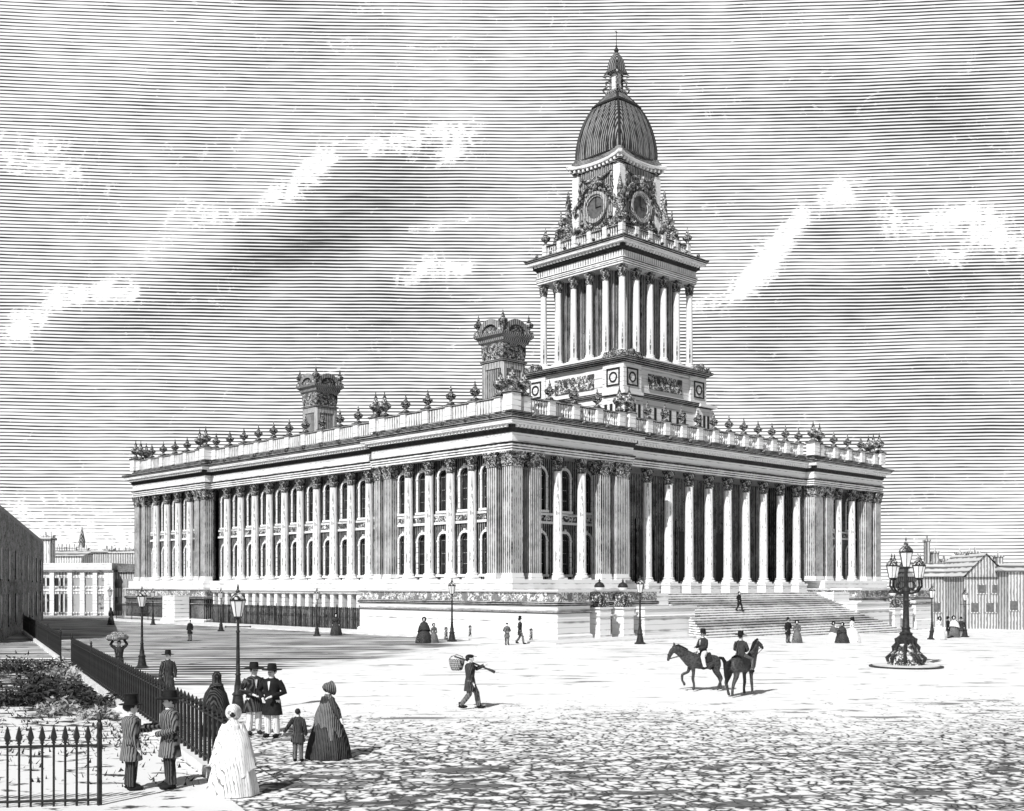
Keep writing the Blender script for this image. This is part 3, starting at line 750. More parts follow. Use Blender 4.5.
def ftcol():
    sh = shaft_mb(.36, 27.5, 34.7); b = base_mb(.37, 27.0); c = capital_mb(.34, 1.2, 34.7); return sh, b, c
tc = 5.45; pos = []
for i in range(6):
    t = -tc + 2*tc*i/5
    pos += [(t,-tc),(t,tc)]
    if 0 < i < 5: pos += [(-tc,t),(tc,t)]
sh, b, c = ftcol()
cm, bm_, cc = sh.build('column', M['shaft'], tw, True), b.build('column_base', M['white'], tw), c.build('column_capital', M['capital'], tw, True)
for o in (cm,bm_,cc): o.location = (pos[0][0],pos[0][1],0)
for p in pos[1:]:
    for o in (cm,bm_,cc): dup(o, (p[0],p[1],0), parent=tw)
E0 = 35.9; EP = sqp(5.95)
T(MB().prism(EP, E0, E0+2.6), 'entablature_core', 'panel')
T(MB().sweep(EP, [(0,E0),(.02,E0),(.02,E0+.25),(.08,E0+.27),(.08,E0+.6),(.16,E0+.63),(.16,E0+.7),(0,E0+.72)]), 'architrave', 'hline')
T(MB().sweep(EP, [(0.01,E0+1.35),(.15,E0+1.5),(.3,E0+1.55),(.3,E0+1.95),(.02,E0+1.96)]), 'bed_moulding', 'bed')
dn = MB()
def dent2(p, t, nrm):
    q_ = p + nrm*.38; c = Vector((q_.x,q_.y,0)); T_ = Vector((t.x,t.y,0))*.12; N_ = Vector((nrm.x,nrm.y,0))*.12
    vs = [c+T_*a+N_*b_+Vector((0,0,z)) for z in (E0+1.72,E0+1.94) for a,b_ in ((-1,-1),(1,-1),(1,1),(-1,1))]
    dn.add(vs, [(0,3,2,1),(4,5,6,7),(0,1,5,4),(1,2,6,5),(2,3,7,6),(3,0,4,7)])
along(EP, .45, dent2); T(dn, 'dentil_course', 'white')
T(MB().sweep(EP, [(.02,E0+1.96),(.75,E0+1.98),(.78,E0+2.2),(.82,E0+2.22)]), 'corona', 'white')
T(MB().sweep(EP, [(.82,E0+2.22),(.98,E0+2.45),(1.02,E0+2.55),(0,E0+2.75)]), 'cymatium', 'hdark')
four_each(lambda m: [m.sphere((x,-6.95,E0+2.72), .2,.2,.16, seg=7, rows=5) for x in (-5,-3,-1,1,3,5)], 'lion_spout', 'finial')
TB = E0+2.75
T(MB().loft([sqr(5.7,TB-.1),sqr(5.7,TB+.3)]), 'balustrade_plinth', 'white')
def bal(m):
    for i in range(6):
        x = -5.3+2.12*i
        if i < 5: m.cbox(x,-5.3,.26,.26,TB+.3,TB+1.5)
    
four_each(bal, 'balustrade_pedestal', 'white')
def bal2(m):
    for i in range(5):
        for j in range(5):
            x = -5.3+2.12*i+.42+j*.32; m.lathe([(.08,TB+.3),(.05,TB+.4),(.1,TB+.6),(.05,TB+.9),(.08,TB+1.2),(.08,TB+1.28)], 6, c=(x,-5.3,0))
four(bal2, 'baluster_row', 'white', True)
def rail(m):
    for i in range(5): m.box(-5.04+2.12*i,-5.3+2.12*(i+1)-.26,-5.45,-5.15,TB+1.28,TB+1.42)
four_each(rail, 'handrail', 'hdark')
def turn(m):
    for i in range(5):
        x = -5.3+2.12*i; u_ = urn_mb(1.25 if i == 0 else .8); m.add([(v[0]+x,v[1]-5.3,v[2]+TB+1.5) for v in u_.v], u_.f)
four_each(turn, 'urn', 'finial')
# corner pinnacles with scrolls
def pin(m):
    x = -4.15; m.cbox(x,x,.6,.6,TB+.2,TB+1.6)
    m.lathe([(.55,1.6),(.62,1.75),(.45,1.9),(.42,2.8),(.6,2.95),(.6,3.1),(.35,3.2),(.22,3.6),(.32,3.8),(.3,4.0),(.14,4.15),(.05,5.2)], 10, c=(x,x,TB))
    for dx,dy in ((1,0),(0,1),(-1,0),(0,-1)):
        pts = [(x+dx*r_,x+dy*r_,TB+z_) for r_,z_ in ((.4,3.0),(.7,2.7),(.65,2.1),(.9,1.6),(1.05,1.2),(.95,.9),(.75,1.0))]; m.tube(pts, [.14,.16,.16,.2,.22,.16,.1], 7)
four(pin, 'scrolled_pinnacle', 'finial')
# clock stage
CS = 3.15
T(MB().prism([(-CS,-CS+.8),(-CS+.8,-CS+.8),(-CS+.8,-CS),(CS-.8,-CS),(CS-.8,-CS+.8),(CS,-CS+.8),(CS,CS-.8),(CS-.8,CS-.8),(CS-.8,CS),(-CS+.8,CS),(-CS+.8,CS-.8),(-CS,CS-.8)], TB, 47.4), 'clock_stage', 'smoke')
four(lambda m: m.box(-CS-.15,-CS+.75,-CS-.15,-CS+.75,TB+.3,47.2), 'corner_pier', 'white')
def ring(m):
    cz = 43.4
    for (r0,r1,y0,y1) in ((1.35,1.62,-3.5,-3.1),(1.15,1.35,-3.35,-3.1)):
        for i in range(24):
            a0,a1 = 2*PI*i/24, 2*PI*(i+1)/24
            m.add([(r*math.cos(a),y,cz+r*math.sin(a)) for y in (y0,y1) for r,a in ((r0,a0),(r0,a1),(r1,a1),(r1,a0))], [(0,1,2,3),(7,6,5,4),(0,4,5,1),(3,2,6,7)])
four(ring, 'clock_surround', 'fluted')
def face(m):
    m.add([(0,-3.22,43.4)]+[(1.3*math.cos(2*PI*i/24),-3.22,43.4+1.3*math.sin(2*PI*i/24)) for i in range(24)], [(0,1+i,1+(i+1)%24) for i in range(24)])
four(face, 'clock_face', 'hazeglass')
def hands(m):
    m.box(-.04,.04,-3.3,-3.26,43.3,44.5); m.xf(Matrix.Identity(4)); m.box(-.04,.75,-3.3,-3.26,43.36,43.44)
    for i in range(12):
        a = 2*PI*i/12; x,z = 1.12*math.cos(a),43.4+1.12*math.sin(a); m.box(x-.05,x+.05,-3.27,-3.24,z-.05,z+.05)
four(hands, 'clock_hand', 'iron')
def baro(m):
    # scrolls and swags round the clock
    for s_ in (-1,1):
        m.tube([(s_*x,-3.45,z) for x,z in ((.4,45.9),(1.2,45.7),(1.9,45.0),(2.2,44.3),(2.6,44.0),(2.9,43.5),(2.7,43.1),(2.4,43.3))], [.14,.18,.2,.18,.2,.24,.2,.12], 8)
        m.tube([(s_*x,-3.6,z) for x,z in ((.2,41.2),(1.0,41.0),(1.9,41.4),(2.6,41.0),(3.2,40.6),(3.3,40.1),(2.9,40.0))], [.16,.2,.2,.2,.25,.22,.12], 8)
    m.sphere((0,-3.5,45.7), .45,.35,.55, seg=9, rows=6); m.sphere((0,-3.6,46.3), .22, seg=7, rows=5)
    for s_ in (-1,1):
        for zz,xx,rr2 in ((44.9,2.35,.22),(45.7,2.3,.2),(46.4,2.2,.22),(42.2,2.0,.28),(41.6,2.5,.3),(41.7,1.5,.26)): m.sphere((s_*xx,-3.25,zz), rr2,.2,rr2*1.2, seg=7, rows=5)
        m.tube([(s_*x,-3.3,z) for x,z in ((.3,46.5),(.9,46.3),(1.5,46.5),(2.1,46.9))], [.12,.16,.14,.08], 6)
    for i in range(9): a = PI*(i+.5)/9; m.sphere((1.95*math.cos(a),-3.4,43.4+1.95*math.sin(a)), .2,.16,.2, seg=6, rows=4)
    m.tube([(-3.6,-3.6,z) for z in (40.2,41.5,42.4)], [.75,.65,.4], 8); m.sphere((-3.7,-3.7,42.7), .55,.55,.6, seg=8, rows=6)
    m.tube([(-3.6,-3.6,43.0),(-3.6,-3.6,44.0),(-3.6,-3.6,44.4),(-3.6,-3.6,46.0)], [.42,.28,.34,.05], 7)
    m.tube([(-4.3,-4.3,40.2),(-4.5,-4.5,40.8),(-4.1,-4.1,41.5),(-3.6,-3.6,42.2),(-3.4,-3.4,43.4)], [.3,.32,.28,.24,.12], 8)
four(baro, 'baroque_scrollwork', 'finial', True)
# concave cornice below the dome
def cring(o_, z, c=.0, n=8, cut=.25):
    pts = []
    for k in range(4):
        a = PI/2*k
        for i in range(n):
            t = -1 + 2*i/n; x = t*o_; y = -o_ + c*o_*(1-t*t)
            if i == 0: x, y = -o_+cut, -o_
            pts.append((x*math.cos(a)-y*math.sin(a), x*math.sin(a)+y*math.cos(a), z + .0))
        # corner chamfer
        x, y = o_-cut, -o_; pts.append((x*math.cos(a)-y*math.sin(a), x*math.sin(a)+y*math.cos(a), z))
    return pts
def arch(ringpts, amp, o_):
    out = []
    for p in ringpts:
        a = min(abs(p[0]),abs(p[1]))/o_
        out.append((p[0],p[1],p[2]+amp*a*a*a)) 
    return out
cr = [(3.2,47.0,.10),(3.25,47.35,.10),(3.45,47.4,.10),(3.5,47.75,.10)]
T(MB().loft([arch(cring(a,z,c),.35,a) for a,z,c in cr]), 'dome_bed_moulding', 'hdark')
dd = MB()
for k in range(4):
    for i in range(13):
        t = -1+2*(i+.5)/13; o_ = 3.62; x = t*o_; y = -o_+.10*o_*(1-t*t); z = 47.5+.35*abs(t)**3
        m_ = MB().cbox(x,y,.11,.11,z,z+.26); m_.xf(Matrix.Rotation(PI/2*k,4,'Z')); dd.add(m_.v,m_.f)
T(dd, 'modillions', 'white')
T(MB().loft([arch(cring(a,z,c),.4,a) for a,z,c in [(3.5,47.78,.1),(3.85,47.82,.1),(3.9,48.1,.1),(3.5,48.2,.1)]]), 'dome_cornice', 'white')
T(MB().loft([arch(cring(a,z,c),.2,a) for a,z,c in [(3.5,48.15,.1),(3.55,48.3,.1),(3.3,48.8,.08),(3.15,49.0,.06)]]), 'dome_skirt', 'hdark')
prof = [(3.08,48.95),(3.1,49.6),(3.05,50.4),(2.93,51.3),(2.75,52.2),(2.5,53.1),(2.15,54.0),(1.7,54.85),(1.2,55.55),(.75,56.1)]
T(MB().loft([cring(a,z,-.06,8,.3) for a,z in prof]), 'dome', 'dome', True)
rb = MB()
for k in range(4):
    Mx = Matrix.Rotation(PI/2*k,4,'Z')
    for t in (-.8,-.5,-.17,.17,.5,.8):
        pts = [(t*a, -a-.06*a*(1-t*t)*1.0, z) for a,z in prof[:8]]; m_ = MB().tube(pts, .055, 5).xf(Mx); rb.add(m_.v,m_.f)
    m_ = MB().tube([(-a+.1,-a+.1,z) for a,z in prof], .14, 6).xf(Mx); rb.add(m_.v,m_.f)
T(rb, 'dome_rib', 'iron')
T(MB().loft([cring(a,z,-.06,8,.2) for a,z in ((1.92,54.55),(1.98,54.62),(1.75,54.95),(1.68,54.9))]), 'dome_band', 'iron')
# lantern and spire
T(MB().loft([cring(a,z,0,8,.1) for a,z in ((.8,56.0),(.9,56.2),(.85,56.4),(.5,56.45))]), 'lantern_base', 'smoke')
def lant(m):
    m.box(-.52,-.34,-.52,-.34,56.4,58.4)
    m.tube([(-.5,-.5,57.6),(-.8,-.8,57.4),(-.7,-.7,56.9),(-1.0,-1.0,56.6),(-.9,-.9,56.35)], [.08,.12,.1,.15,.1], 6)
    m.tube([(-.5,-.5,58.3),(-.85,-.85,58.3),(-.95,-.95,58.0),(-.75,-.75,57.9)], [.1,.12,.12,.08], 6)
four(lant, 'lantern_scroll', 'finial')
T(MB().cbox(0,0,.36,.36,56.4,58.4), 'lantern_core', 'white')
T(MB().loft([cring(a,z,0,8,.1) for a,z in ((.55,58.3),(.85,58.4),(.85,58.55),(.7,58.65),(.72,59.1),(.6,59.7),(.4,60.2),(.15,60.55))]), 'cupola', 'dome', True)
T(MB().lathe([(.1,60.5),(.2,60.65),(.26,60.8),(.2,60.98),(.08,61.1),(.12,61.25),(.04,61.4),(.03,62.9)], 8), 'spire_finial', 'iron')
T(MB().box(-.25,.25,-.02,.02,62.75,62.8), 'weather_vane', 'iron')
# ------------------------------------------------------------------ people
def face_rz(deg):
    a = math.radians(deg); d = V*math.cos(a) + RT*math.sin(a); return math.atan2(d.y, d.x) + PI/2
def skin_mesh(name, verts, edges, radii, mat, parent, sub=1):
    me = bpy.data.meshes.new(name); me.from_pydata(verts, edges, []); o = bpy.data.objects.new(name, me); COL.objects.link(o)
    md = o.modifiers.new('skin', 'SKIN'); md.use_smooth_shade = True
    if not me.skin_vertices: 
        bm = bmesh.new(); bm.from_mesh(me); bm.verts.layers.skin.verify(); bm.to_mesh(me); bm.free()
    sv = me.skin_vertices[0].data
    for i, r in enumerate(radii):
        sv[i].radius = r if hasattr(r, '__len__') else (r, r); sv[i].use_root = (i == 0)
    ms = o.modifiers.new('sub', 'SUBSURF'); ms.levels = sub; ms.render_levels = sub
    dg = bpy.context.evaluated_depsgraph_get(); nm = bpy.data.meshes.new_from_object(o.evaluated_get(dg))
    bpy.data.objects.remove(o); bpy.data.meshes.remove(me)
    nm.name = name; nm.materials.clear(); nm.materials.append(mat)
    nm.polygons.foreach_set('use_smooth', [True]*len(nm.polygons))
    q_ = bpy.data.objects.new(name, nm); COL.objects.link(q_); q_.parent = parent; return q_
ARMS = {'down': ((.25,.02,1.14),(.26,-.06,.9)), 'waist': ((.29,.04,1.15),(.10,-.22,1.06)), 'fwd': ((.25,-.12,1.17),(.2,-.38,1.18)),
        'hip': ((.36,.06,1.18),(.2,-.08,1.0)), 'side': ((.34,.0,1.18),(.50,-.04,.98)), 'up': ((.24,-.22,1.3),(.14,-.42,1.42)), 'rein': ((.25,-.05,1.17),(.10,-.32,1.10)),
        'head': ((.36,-.05,1.62),(.22,-.02,1.85))}
LEGS = {'stand': ((.10,-.01,.5),(.11,.02,.08)), 'step_f': ((.09,-.2,.52),(.09,-.26,.08)), 'step_b': ((.09,.03,.5),(.09,.28,.12)), 'ride': ((.32,-.30,.80),(.36,-.22,.38))}
def person(loc, face, label, sex='m', arms=('down','down'), legs=('stand','stand'), coat='coat', trousers='grey', hat='top', scale=1.0, near=False, coat_len=.62,
           shawl=None, group=None, hat_mat='black', wide=.5, bulk=1.0):
    t = thing('person', label, 'person', loc, face_rz(face), group, scale)
    if bulk != 1.0: b0 = scale or 1.0; t.scale = (b0*bulk, b0*bulk, b0)
    vs = [(0,0,.95),(0,0,1.15),(0,0,1.34),(0,.01,1.46),(0,0,1.54),(0,-.02,1.60),(0,-.015,1.68),(0,0,1.74)]
    rr = [(.15,.11),(.135,.1),(.16,.105),(.09,.07),(.055,.055),(.07,.08),(.082,.098),(.055,.07)]
    ed = [(0,1),(1,2),(2,3),(3,4),(4,5),(5,6),(6,7)]
    if near: vs.append((0,-.115,1.645)); rr.append((.016,.016)); ed.append((5,len(vs)-1))
    J = {}
    for s, am, lg in ((-1,arms[0],legs[0]),(1,arms[1],legs[1])):
        el, wr = ARMS[am]; kn, an = LEGS[lg]
        el = Vector((el[0]*s,el[1],el[2])); wr = Vector((wr[0]*s,wr[1],wr[2])); hd = wr + (wr-el).normalized()*.09
        sh = Vector((.18*s,.01,1.42)); b = len(vs)
        vs += [tuple(sh), tuple(el), tuple(wr), tuple(hd)]; rr += [(.06,.06),(.042,.042),(.028,.032),(.024,.038)]; ed += [(2,b),(b,b+1),(b+1,b+2),(b+2,b+3)]
        if near:
            dr = (hd-wr).normalized(); sd_ = dr.cross(Vector((0,0,1))); sd_ = sd_.normalized() if sd_.length > .1 else Vector((0,1,0))
            for k, ln in enumerate((.05,.06,.055,.04)):
                q0 = hd + sd_*(.018*(k-1.5)) + dr*.03; q1 = q0 + dr*ln*.6 - Vector((0,0,.02)); c = len(vs)
                vs += [tuple(q0), tuple(q1)]; rr += [(.010,.010),(.008,.008)]; ed += [(b+3,c),(c,c+1)]
            c = len(vs); vs.append(tuple(wr + dr*.06 - sd_*.06)); rr.append((.010,.010)); ed.append((b+2,c))
        hp = Vector((.095*s,0,.9)); kn = Vector((kn[0]*s,kn[1],kn[2])); an = Vector((an[0]*s,an[1],an[2])); b = len(vs)
        toe = an + Vector((.02*s,-.14,-.03))
        if sex == 'm' or lg == 'ride':
            vs += [tuple(hp), tuple(kn), tuple(an), tuple(toe)]; rr += [(.085,.085),(.055,.055),(.04,.04),(.035,.03)]; ed += [(0,b),(b,b+1),(b+1,b+2),(b+2,b+3)]
        J[s] = (sh, el, wr, hp, kn, an, toe)
    skin_mesh('body', vs, ed, rr, M['skin'], t)
    hm = M[hat_mat]
    if sex == 'm':
        tr = MB()
        for s in (-1,1):
            sh,el,wr,hp,kn,an,toe = J[s]; tr.tube([hp+Vector((0,0,.06)), hp.lerp(kn,.5), kn, kn.lerp(an,.5), an+Vector((0,0,.02))], [.115,.105,.08,.078,.07], 10)
        tr.lathe([(.12,.82),(.165,.9),(.16,1.02),(.14,1.1)], 12, sy=.75).build('trousers', M[trousers], t, True)
        bt = MB()
        for s in (-1,1):
            an, toe = J[s][5], J[s][6]; m_ = (an+toe)/2; bt.sphere((m_.x, m_.y, m_.z-.01), .055,.14,.055, seg=9, rows=6).tube([an+Vector((0,0,.12)), an], [.058,.055], 8)
        bt.build('boots', M['black'], t, True)
        ct = MB(); cl = coat_len
        prof = [(.25,cl),(.235,cl+.12),(.205,.92),(.172,1.06),(.19,1.2),(.215,1.34),(.21,1.42),(.15,1.485),(.075,1.52),(.07,1.55)] if cl < .9 else [(.19,cl),(.172,1.06),(.19,1.2),(.215,1.34),(.21,1.42),(.15,1.485),(.075,1.52),(.07,1.55)]
        ct.lathe(prof, 22, sy=.72, fold=.02, nf=7)
        for s in (-1,1):
            sh,el,wr = J[s][:3]; ct.tube([sh+Vector((-.03*s,0,.01)), sh.lerp(el,.5), el, el.lerp(wr,.5), wr], [.085,.075,.07,.062,.055], 9)
        co_ = ct.build('coat', M[coat], t, True)
        if near:
            MB().add([(-.035,-.158,1.44),(.035,-.158,1.44),(0,-.165,1.2)], [(0,1,2)]).build('shirt_front', M['pale'], t)
            MB().lathe([(.072,1.51),(.076,1.525),(.066,1.54)], 12).build('collar', M['pale'], t)
        MB().sphere((0,.02,1.68), .092,.105,.1, seg=12, rows=8).xf(Matrix.Translation((0,.012,.012))).build('hair', M['hair'], t, True)
    else:
        w_ = wide
        dr = MB().lathe([(w_,.02),(w_*.97,.15),(w_*.85,.45),(w_*.66,.75),(w_*.42,.98),(.135,1.07),(.16,1.2),(.185,1.33),(.17,1.43),(.09,1.49),(.06,1.52)], 40, sy=.92, fold=.045, nf=11)
        for s in (-1,1):
            sh,el,wr = J[s][:3]; dr.tube([sh+Vector((-.03*s,0,.01)), sh.lerp(el,.5), el, el.lerp(wr,.5), wr], [.075,.08,.075,.07,.045], 9)
        dr.build('dress', M[coat], t, True)
        MB().sphere((0,.03,1.68), .092,.1,.1, seg=12, rows=8).build('hair', M['hair'], t, True)
    if shawl:
        sm, ln = shawl; rings = []
        for k in range(9):
            f = k/8; r = .08 + .19*min(1,f*3.2) + .19*f; n = 36; z = 1.535 - .07*min(1,f*4) - f*(1.46-ln); ring = []
            for i in range(n):
                a = 2*PI*i/n; fl = 1+.05*math.sin(9*a+2*f)*f; back = max(0, math.sin(a))
                ring.append((r*fl*math.cos(a), r*fl*.82*math.sin(a)+.02*f, z - .28*f*back**2 + .14*f*max(0,-math.sin(a))))
            rings.append(ring)
        MB().loft(rings, cap=False).build('shawl', M[sm], t, True)
    if hat == 'top':
        MB().lathe([(.10,1.735),(.175,1.735),(.18,1.75),(.105,1.752),(.098,1.82),(.10,1.93),(.108,1.95),(.1,1.955)], 18, sy=1.1).build('top_hat', hm, t, True)
    elif hat == 'brim':
        MB().lathe([(.10,1.72),(.22,1.715),(.23,1.73),(.11,1.745),(.105,1.80),(.095,1.87),(.06,1.885)], 18, sy=1.08).build('brimmed_hat', hm, t, True)
    elif hat == 'cap':
        MB().sphere((0,.0,1.735), .105,.12,.06, seg=12, rows=6).add([(-.07,-.1,1.73),(.07,-.1,1.73),(.05,-.19,1.715),(-.05,-.19,1.715),(-.07,-.1,1.745),(.07,-.1,1.745),(.05,-.19,1.725),(-.05,-.19,1.725)], [(0,1,2,3),(7,6,5,4),(0,4,5,1),(2,6,7,3),(1,5,6,2),(3,7,4,0)]).build('cap', hm, t, True)
    elif hat == 'bonnet':
        rings = []
        for k in range(7):
            f = k/6; y = .13 - .26*f; r = [.03,.085,.115,.125,.13,.14,.165][k]; n = 18
            rings.append([(r*math.cos(2*PI*i/n), y + .03*math.sin(2*PI*i/n), 1.67 + r*1.08*math.sin(2*PI*i/n)) for i in range(n)])
        MB().loft(rings, cap=False).build('bonnet', hm, t, True)
        MB().tube([(.13,-.06,1.62),(.07,-.07,1.54),(0,-.09,1.51),(-.07,-.07,1.54),(-.13,-.06,1.62)], .012, 6).build('ribbon', hm, t)
    elif hat == 'hood':
        MB().lathe([(.2,1.42),(.13,1.5),(.125,1.62),(.13,1.7),(.1,1.78),(.04,1.83)], 14, sy=1.05).xf(Matrix.Translation((0,.03,0))).build('hood', hm, t, True)
    if near:
        for s in (-1,1):
            MB().sphere((.032*s,-.105,1.668), .013,.008,.009, seg=8, rows=5).build('eye', M['black'], t)
            MB().sphere((.088*s,-.0,1.65), .012,.025,.03, seg=8, rows=5).build('ear', M['skin'], t, True)
        MB().sphere((0,-.1,1.598), .026,.008,.007, seg=8, rows=5).build('mouth', M['leather'], t)
    return t
def fd(py): return EYE*1123.0/(py-585.0)
# foreground
person(at(131,22.7), 60, 'gentleman in a tall top hat seen from behind, beside the arrowhead railings', arms=('down','fwd'), near=True, coat='grey', trousers='coat', scale=1.0, bulk=1.22)
person(at(170,22.9), 245, 'bearded man in a broad dark hat reaching towards the gentleman in the tall top hat', arms=('fwd','waist'), near=True, hat='brim', coat='grey', trousers='coat', scale=1.07, bulk=1.18)
person(at(233,22.2), 350, 'woman in pale bonnet and pale shawl at the near end of the long railings', sex='f', coat='pale', shawl=('pale',.62), hat='bonnet', hat_mat='pale', near=True, wide=.52, scale=.97)
person(at(254,31.2), 150, 'gentleman in dark coat and brimmed hat, nearest the tall lamp post at left', hat='brim', coat='coat', trousers='pale', arms=('waist','waist'), near=True, scale=1.07, coat_len=.6, bulk=1.12)
person(at(272,30.6), 195, 'gentleman in black coat with white shirt front and one hand on his hip', hat='brim', coat='black', trousers='pale', arms=('hip','waist'), near=True, scale=1.07, coat_len=.58, bulk=1.12)
person(at(298,26.4), 10, 'small boy in belted dark tunic holding the hand of a shawled woman', hat='none', coat='coat', trousers='grey', arms=('down','side'), scale=.70, near=True, coat_len=.66)
person(at(328,27.0), 50, 'woman in a long striped shawl and dark bonnet leading a small boy', sex='f', coat='coat', shawl=('grey',.50), hat='bonnet', hat_mat='grey', arms=('side','down'), near=True, wide=.58, scale=1.0)
person(at(216,31.0), 300, 'hooded woman in a dark cloak just outside the long railings', sex='f', coat='coat', shawl=('coat',.70), hat='hood', hat_mat='coat', scale=.97, wide=.42)
person(at(168,39.5), 180, 'person in a dark striped coat half hidden behind the long railings', hat='brim', coat='coat', scale=1.0, coat_len=.45)
pb = person(at(119,49.5), 170, 'porter behind the railings carrying a wide round bundle on the head', hat='none', coat='coat', arms=('head','head'), scale=.95, coat_len=.5)
bm2 = MB()
for i in range(16): bm2.sphere((R.uniform(-.38,.38),R.uniform(-.3,.3),1.97+R.uniform(-.08,.12)), .2,.2,.14, seg=8, rows=5)
p_ = at(119,49.5); o = bm2.build('bundle', M['wicker'], None, True); o.location = p_; o.rotation_euler = (0,0,VIEWROT); o.scale = (.95,)*3
tag(o, 'wide round bundle carried on the head of the porter behind the railings', 'bundle')
# labourer
t = person(at(470,fd(709)), 82, 'labourer in smock and cap striding right with a long tool over his shoulder', hat='cap', coat='coat', trousers='grey', arms=('down','up'), legs=('step_b','step_f'), near=True, coat_len=.6, scale=1.02, bulk=1.15)
lp = at(470,fd(709))
def loc_frame(mb, name, mat, p, rz, label, cat, parent=None, smooth=False):
    o = mb.build(name, mat, parent, smooth); o.location = p; o.rotation_euler = (0,0,rz); tag(o, label, cat); return o
tl = thing('shouldered_tool', 'long dark tool resting on the shoulder of the striding labourer', 'tool', lp, face_rz(82), None, 1.02)
MB().tube([(.14,-.78,1.22),(.15,-.3,1.42),(.16,.12,1.60),(.17,.50,1.72)], [.032,.03,.025,.025], 7).build('handle', M['wood'], tl, True)
MB().tube([(.14,-.84,1.19),(.14,-.62,1.29)], [.05,.04], 7).build('stock', M['wood'], tl, True)
bk = thing('basket', 'round wicker basket hanging behind the shoulder of the striding labourer', 'basket', lp, face_rz(82), None, 1.02)
MB().lathe([(.15,1.26),(.19,1.3),(.24,1.45),(.27,1.62),(.25,1.62),(.2,1.45),(.14,1.32)], 16, c=(.16,.42,0)).build('body', M['wicker'], bk, True)
MB().tube([(.16,.17,1.62),(.16,.25,1.72),(.16,.42,1.78),(.16,.6,1.72),(.16,.67,1.62)], .02, 6).build('handle', M['wicker'], bk)
# by the podium
G1 = 'people strolling near the town hall'
person(at(424,fd(643)), 170, 'woman in a wide dark dress standing left of a lamp post before the podium', sex='f', coat='coat', hat='bonnet', shawl=('coat',.8), group=G1, wide=.6, scale=1.02)
person(at(434,fd(643)), 190, 'child in a dark frock beside the woman in the wide dark dress', sex='f', coat='grey', hat='bonnet', group=G1, scale=.78, wide=.42, hat_mat='coat')
person(at(507,fd(645)), 160, 'short child in a belted coat beside a taller man at the podium corner', coat='grey', hat='cap', group=G1, scale=.86, arms=('waist','waist'))
person(at(520,fd(644)), 100, 'tall man in dark coat and top hat walking past the podium corner', coat='coat', hat='top', group=G1, legs=('step_f','step_b'), scale=1.02, arms=('hip','down'))
person(at(336,fd(635.5)), 180, 'woman in a dark dress beside the area railing on the left street', sex='f', coat='coat', hat='bonnet', group=G1, wide=.5, scale=1.0)
person(at(190,fd(641)), 200, 'lone dark figure crossing the shaded street left of the tallest lamp post', coat='black', hat='none', group=G1, scale=.88)
person(at(111,fd(625)), 120, 'distant figure in a long pale skirt before the far corner of the hall', sex='f', coat='coat', hat='hood', hat_mat='coat', group=G1, scale=1.0, wide=.36)
pz = person((23.7,-4.83,3.38-9*.178), 130, 'man in dark clothes halfway up the wide flight of steps', coat='black', hat='cap', trousers='black', group=G1, legs=('step_b','step_f'), arms=('hip','down'))
person(at(788,fd(642)), 150, 'man in black hat below the steps with a woman on his arm', coat='black', hat='brim', trousers='grey', group=G1, scale=1.0, arms=('down','hip'))
person(at(797,fd(642)), 200, 'woman in a striped dress on the arm of the man below the steps', sex='f', coat='grey', hat='bonnet', group=G1, scale=.92, wide=.42, hat_mat='coat')
person(at(834,fd(641)), 250, 'woman in a pale spreading dress, leftmost of three by the steps', sex='f', coat='pale', hat='bonnet', shawl=('grey',.8), group=G1, scale=.86, wide=.66)
person(at(842,fd(641.5)), 170, 'woman in a dark spreading dress, middle of three by the steps', sex='f', coat='coat', hat='bonnet', shawl=('coat',.8), group=G1, scale=.84, wide=.64)
person(at(852,fd(641)), 120, 'tall woman in a white crinoline, rightmost of three by the steps', sex='f', coat='pale', hat='bonnet', group=G1, scale=1.06, wide=.66)
G2 = 'people at the far right street'
person(at(939,fd(635.5)), 150, 'woman in a white dress just right of a lamp post at the far right', sex='f', coat='pale', hat='bonnet', group=G2, scale=1.05, wide=.6)
person(at(948,fd(633.5)), 120, 'person in black coat beside the woman in white at far right', coat='black', hat='brim', group=G2)
person(at(954,fd(632.5)), 220, 'woman in a pale shawl between the two far right lamp posts', sex='f', coat='grey', shawl=('pale',.8), hat='bonnet', group=G2, scale=1.05, wide=.5)
person(at(961,fd(632)), 180, 'dark figure right beside the farthest right lamp post', coat='coat', hat='brim', group=G2, scale=.96)
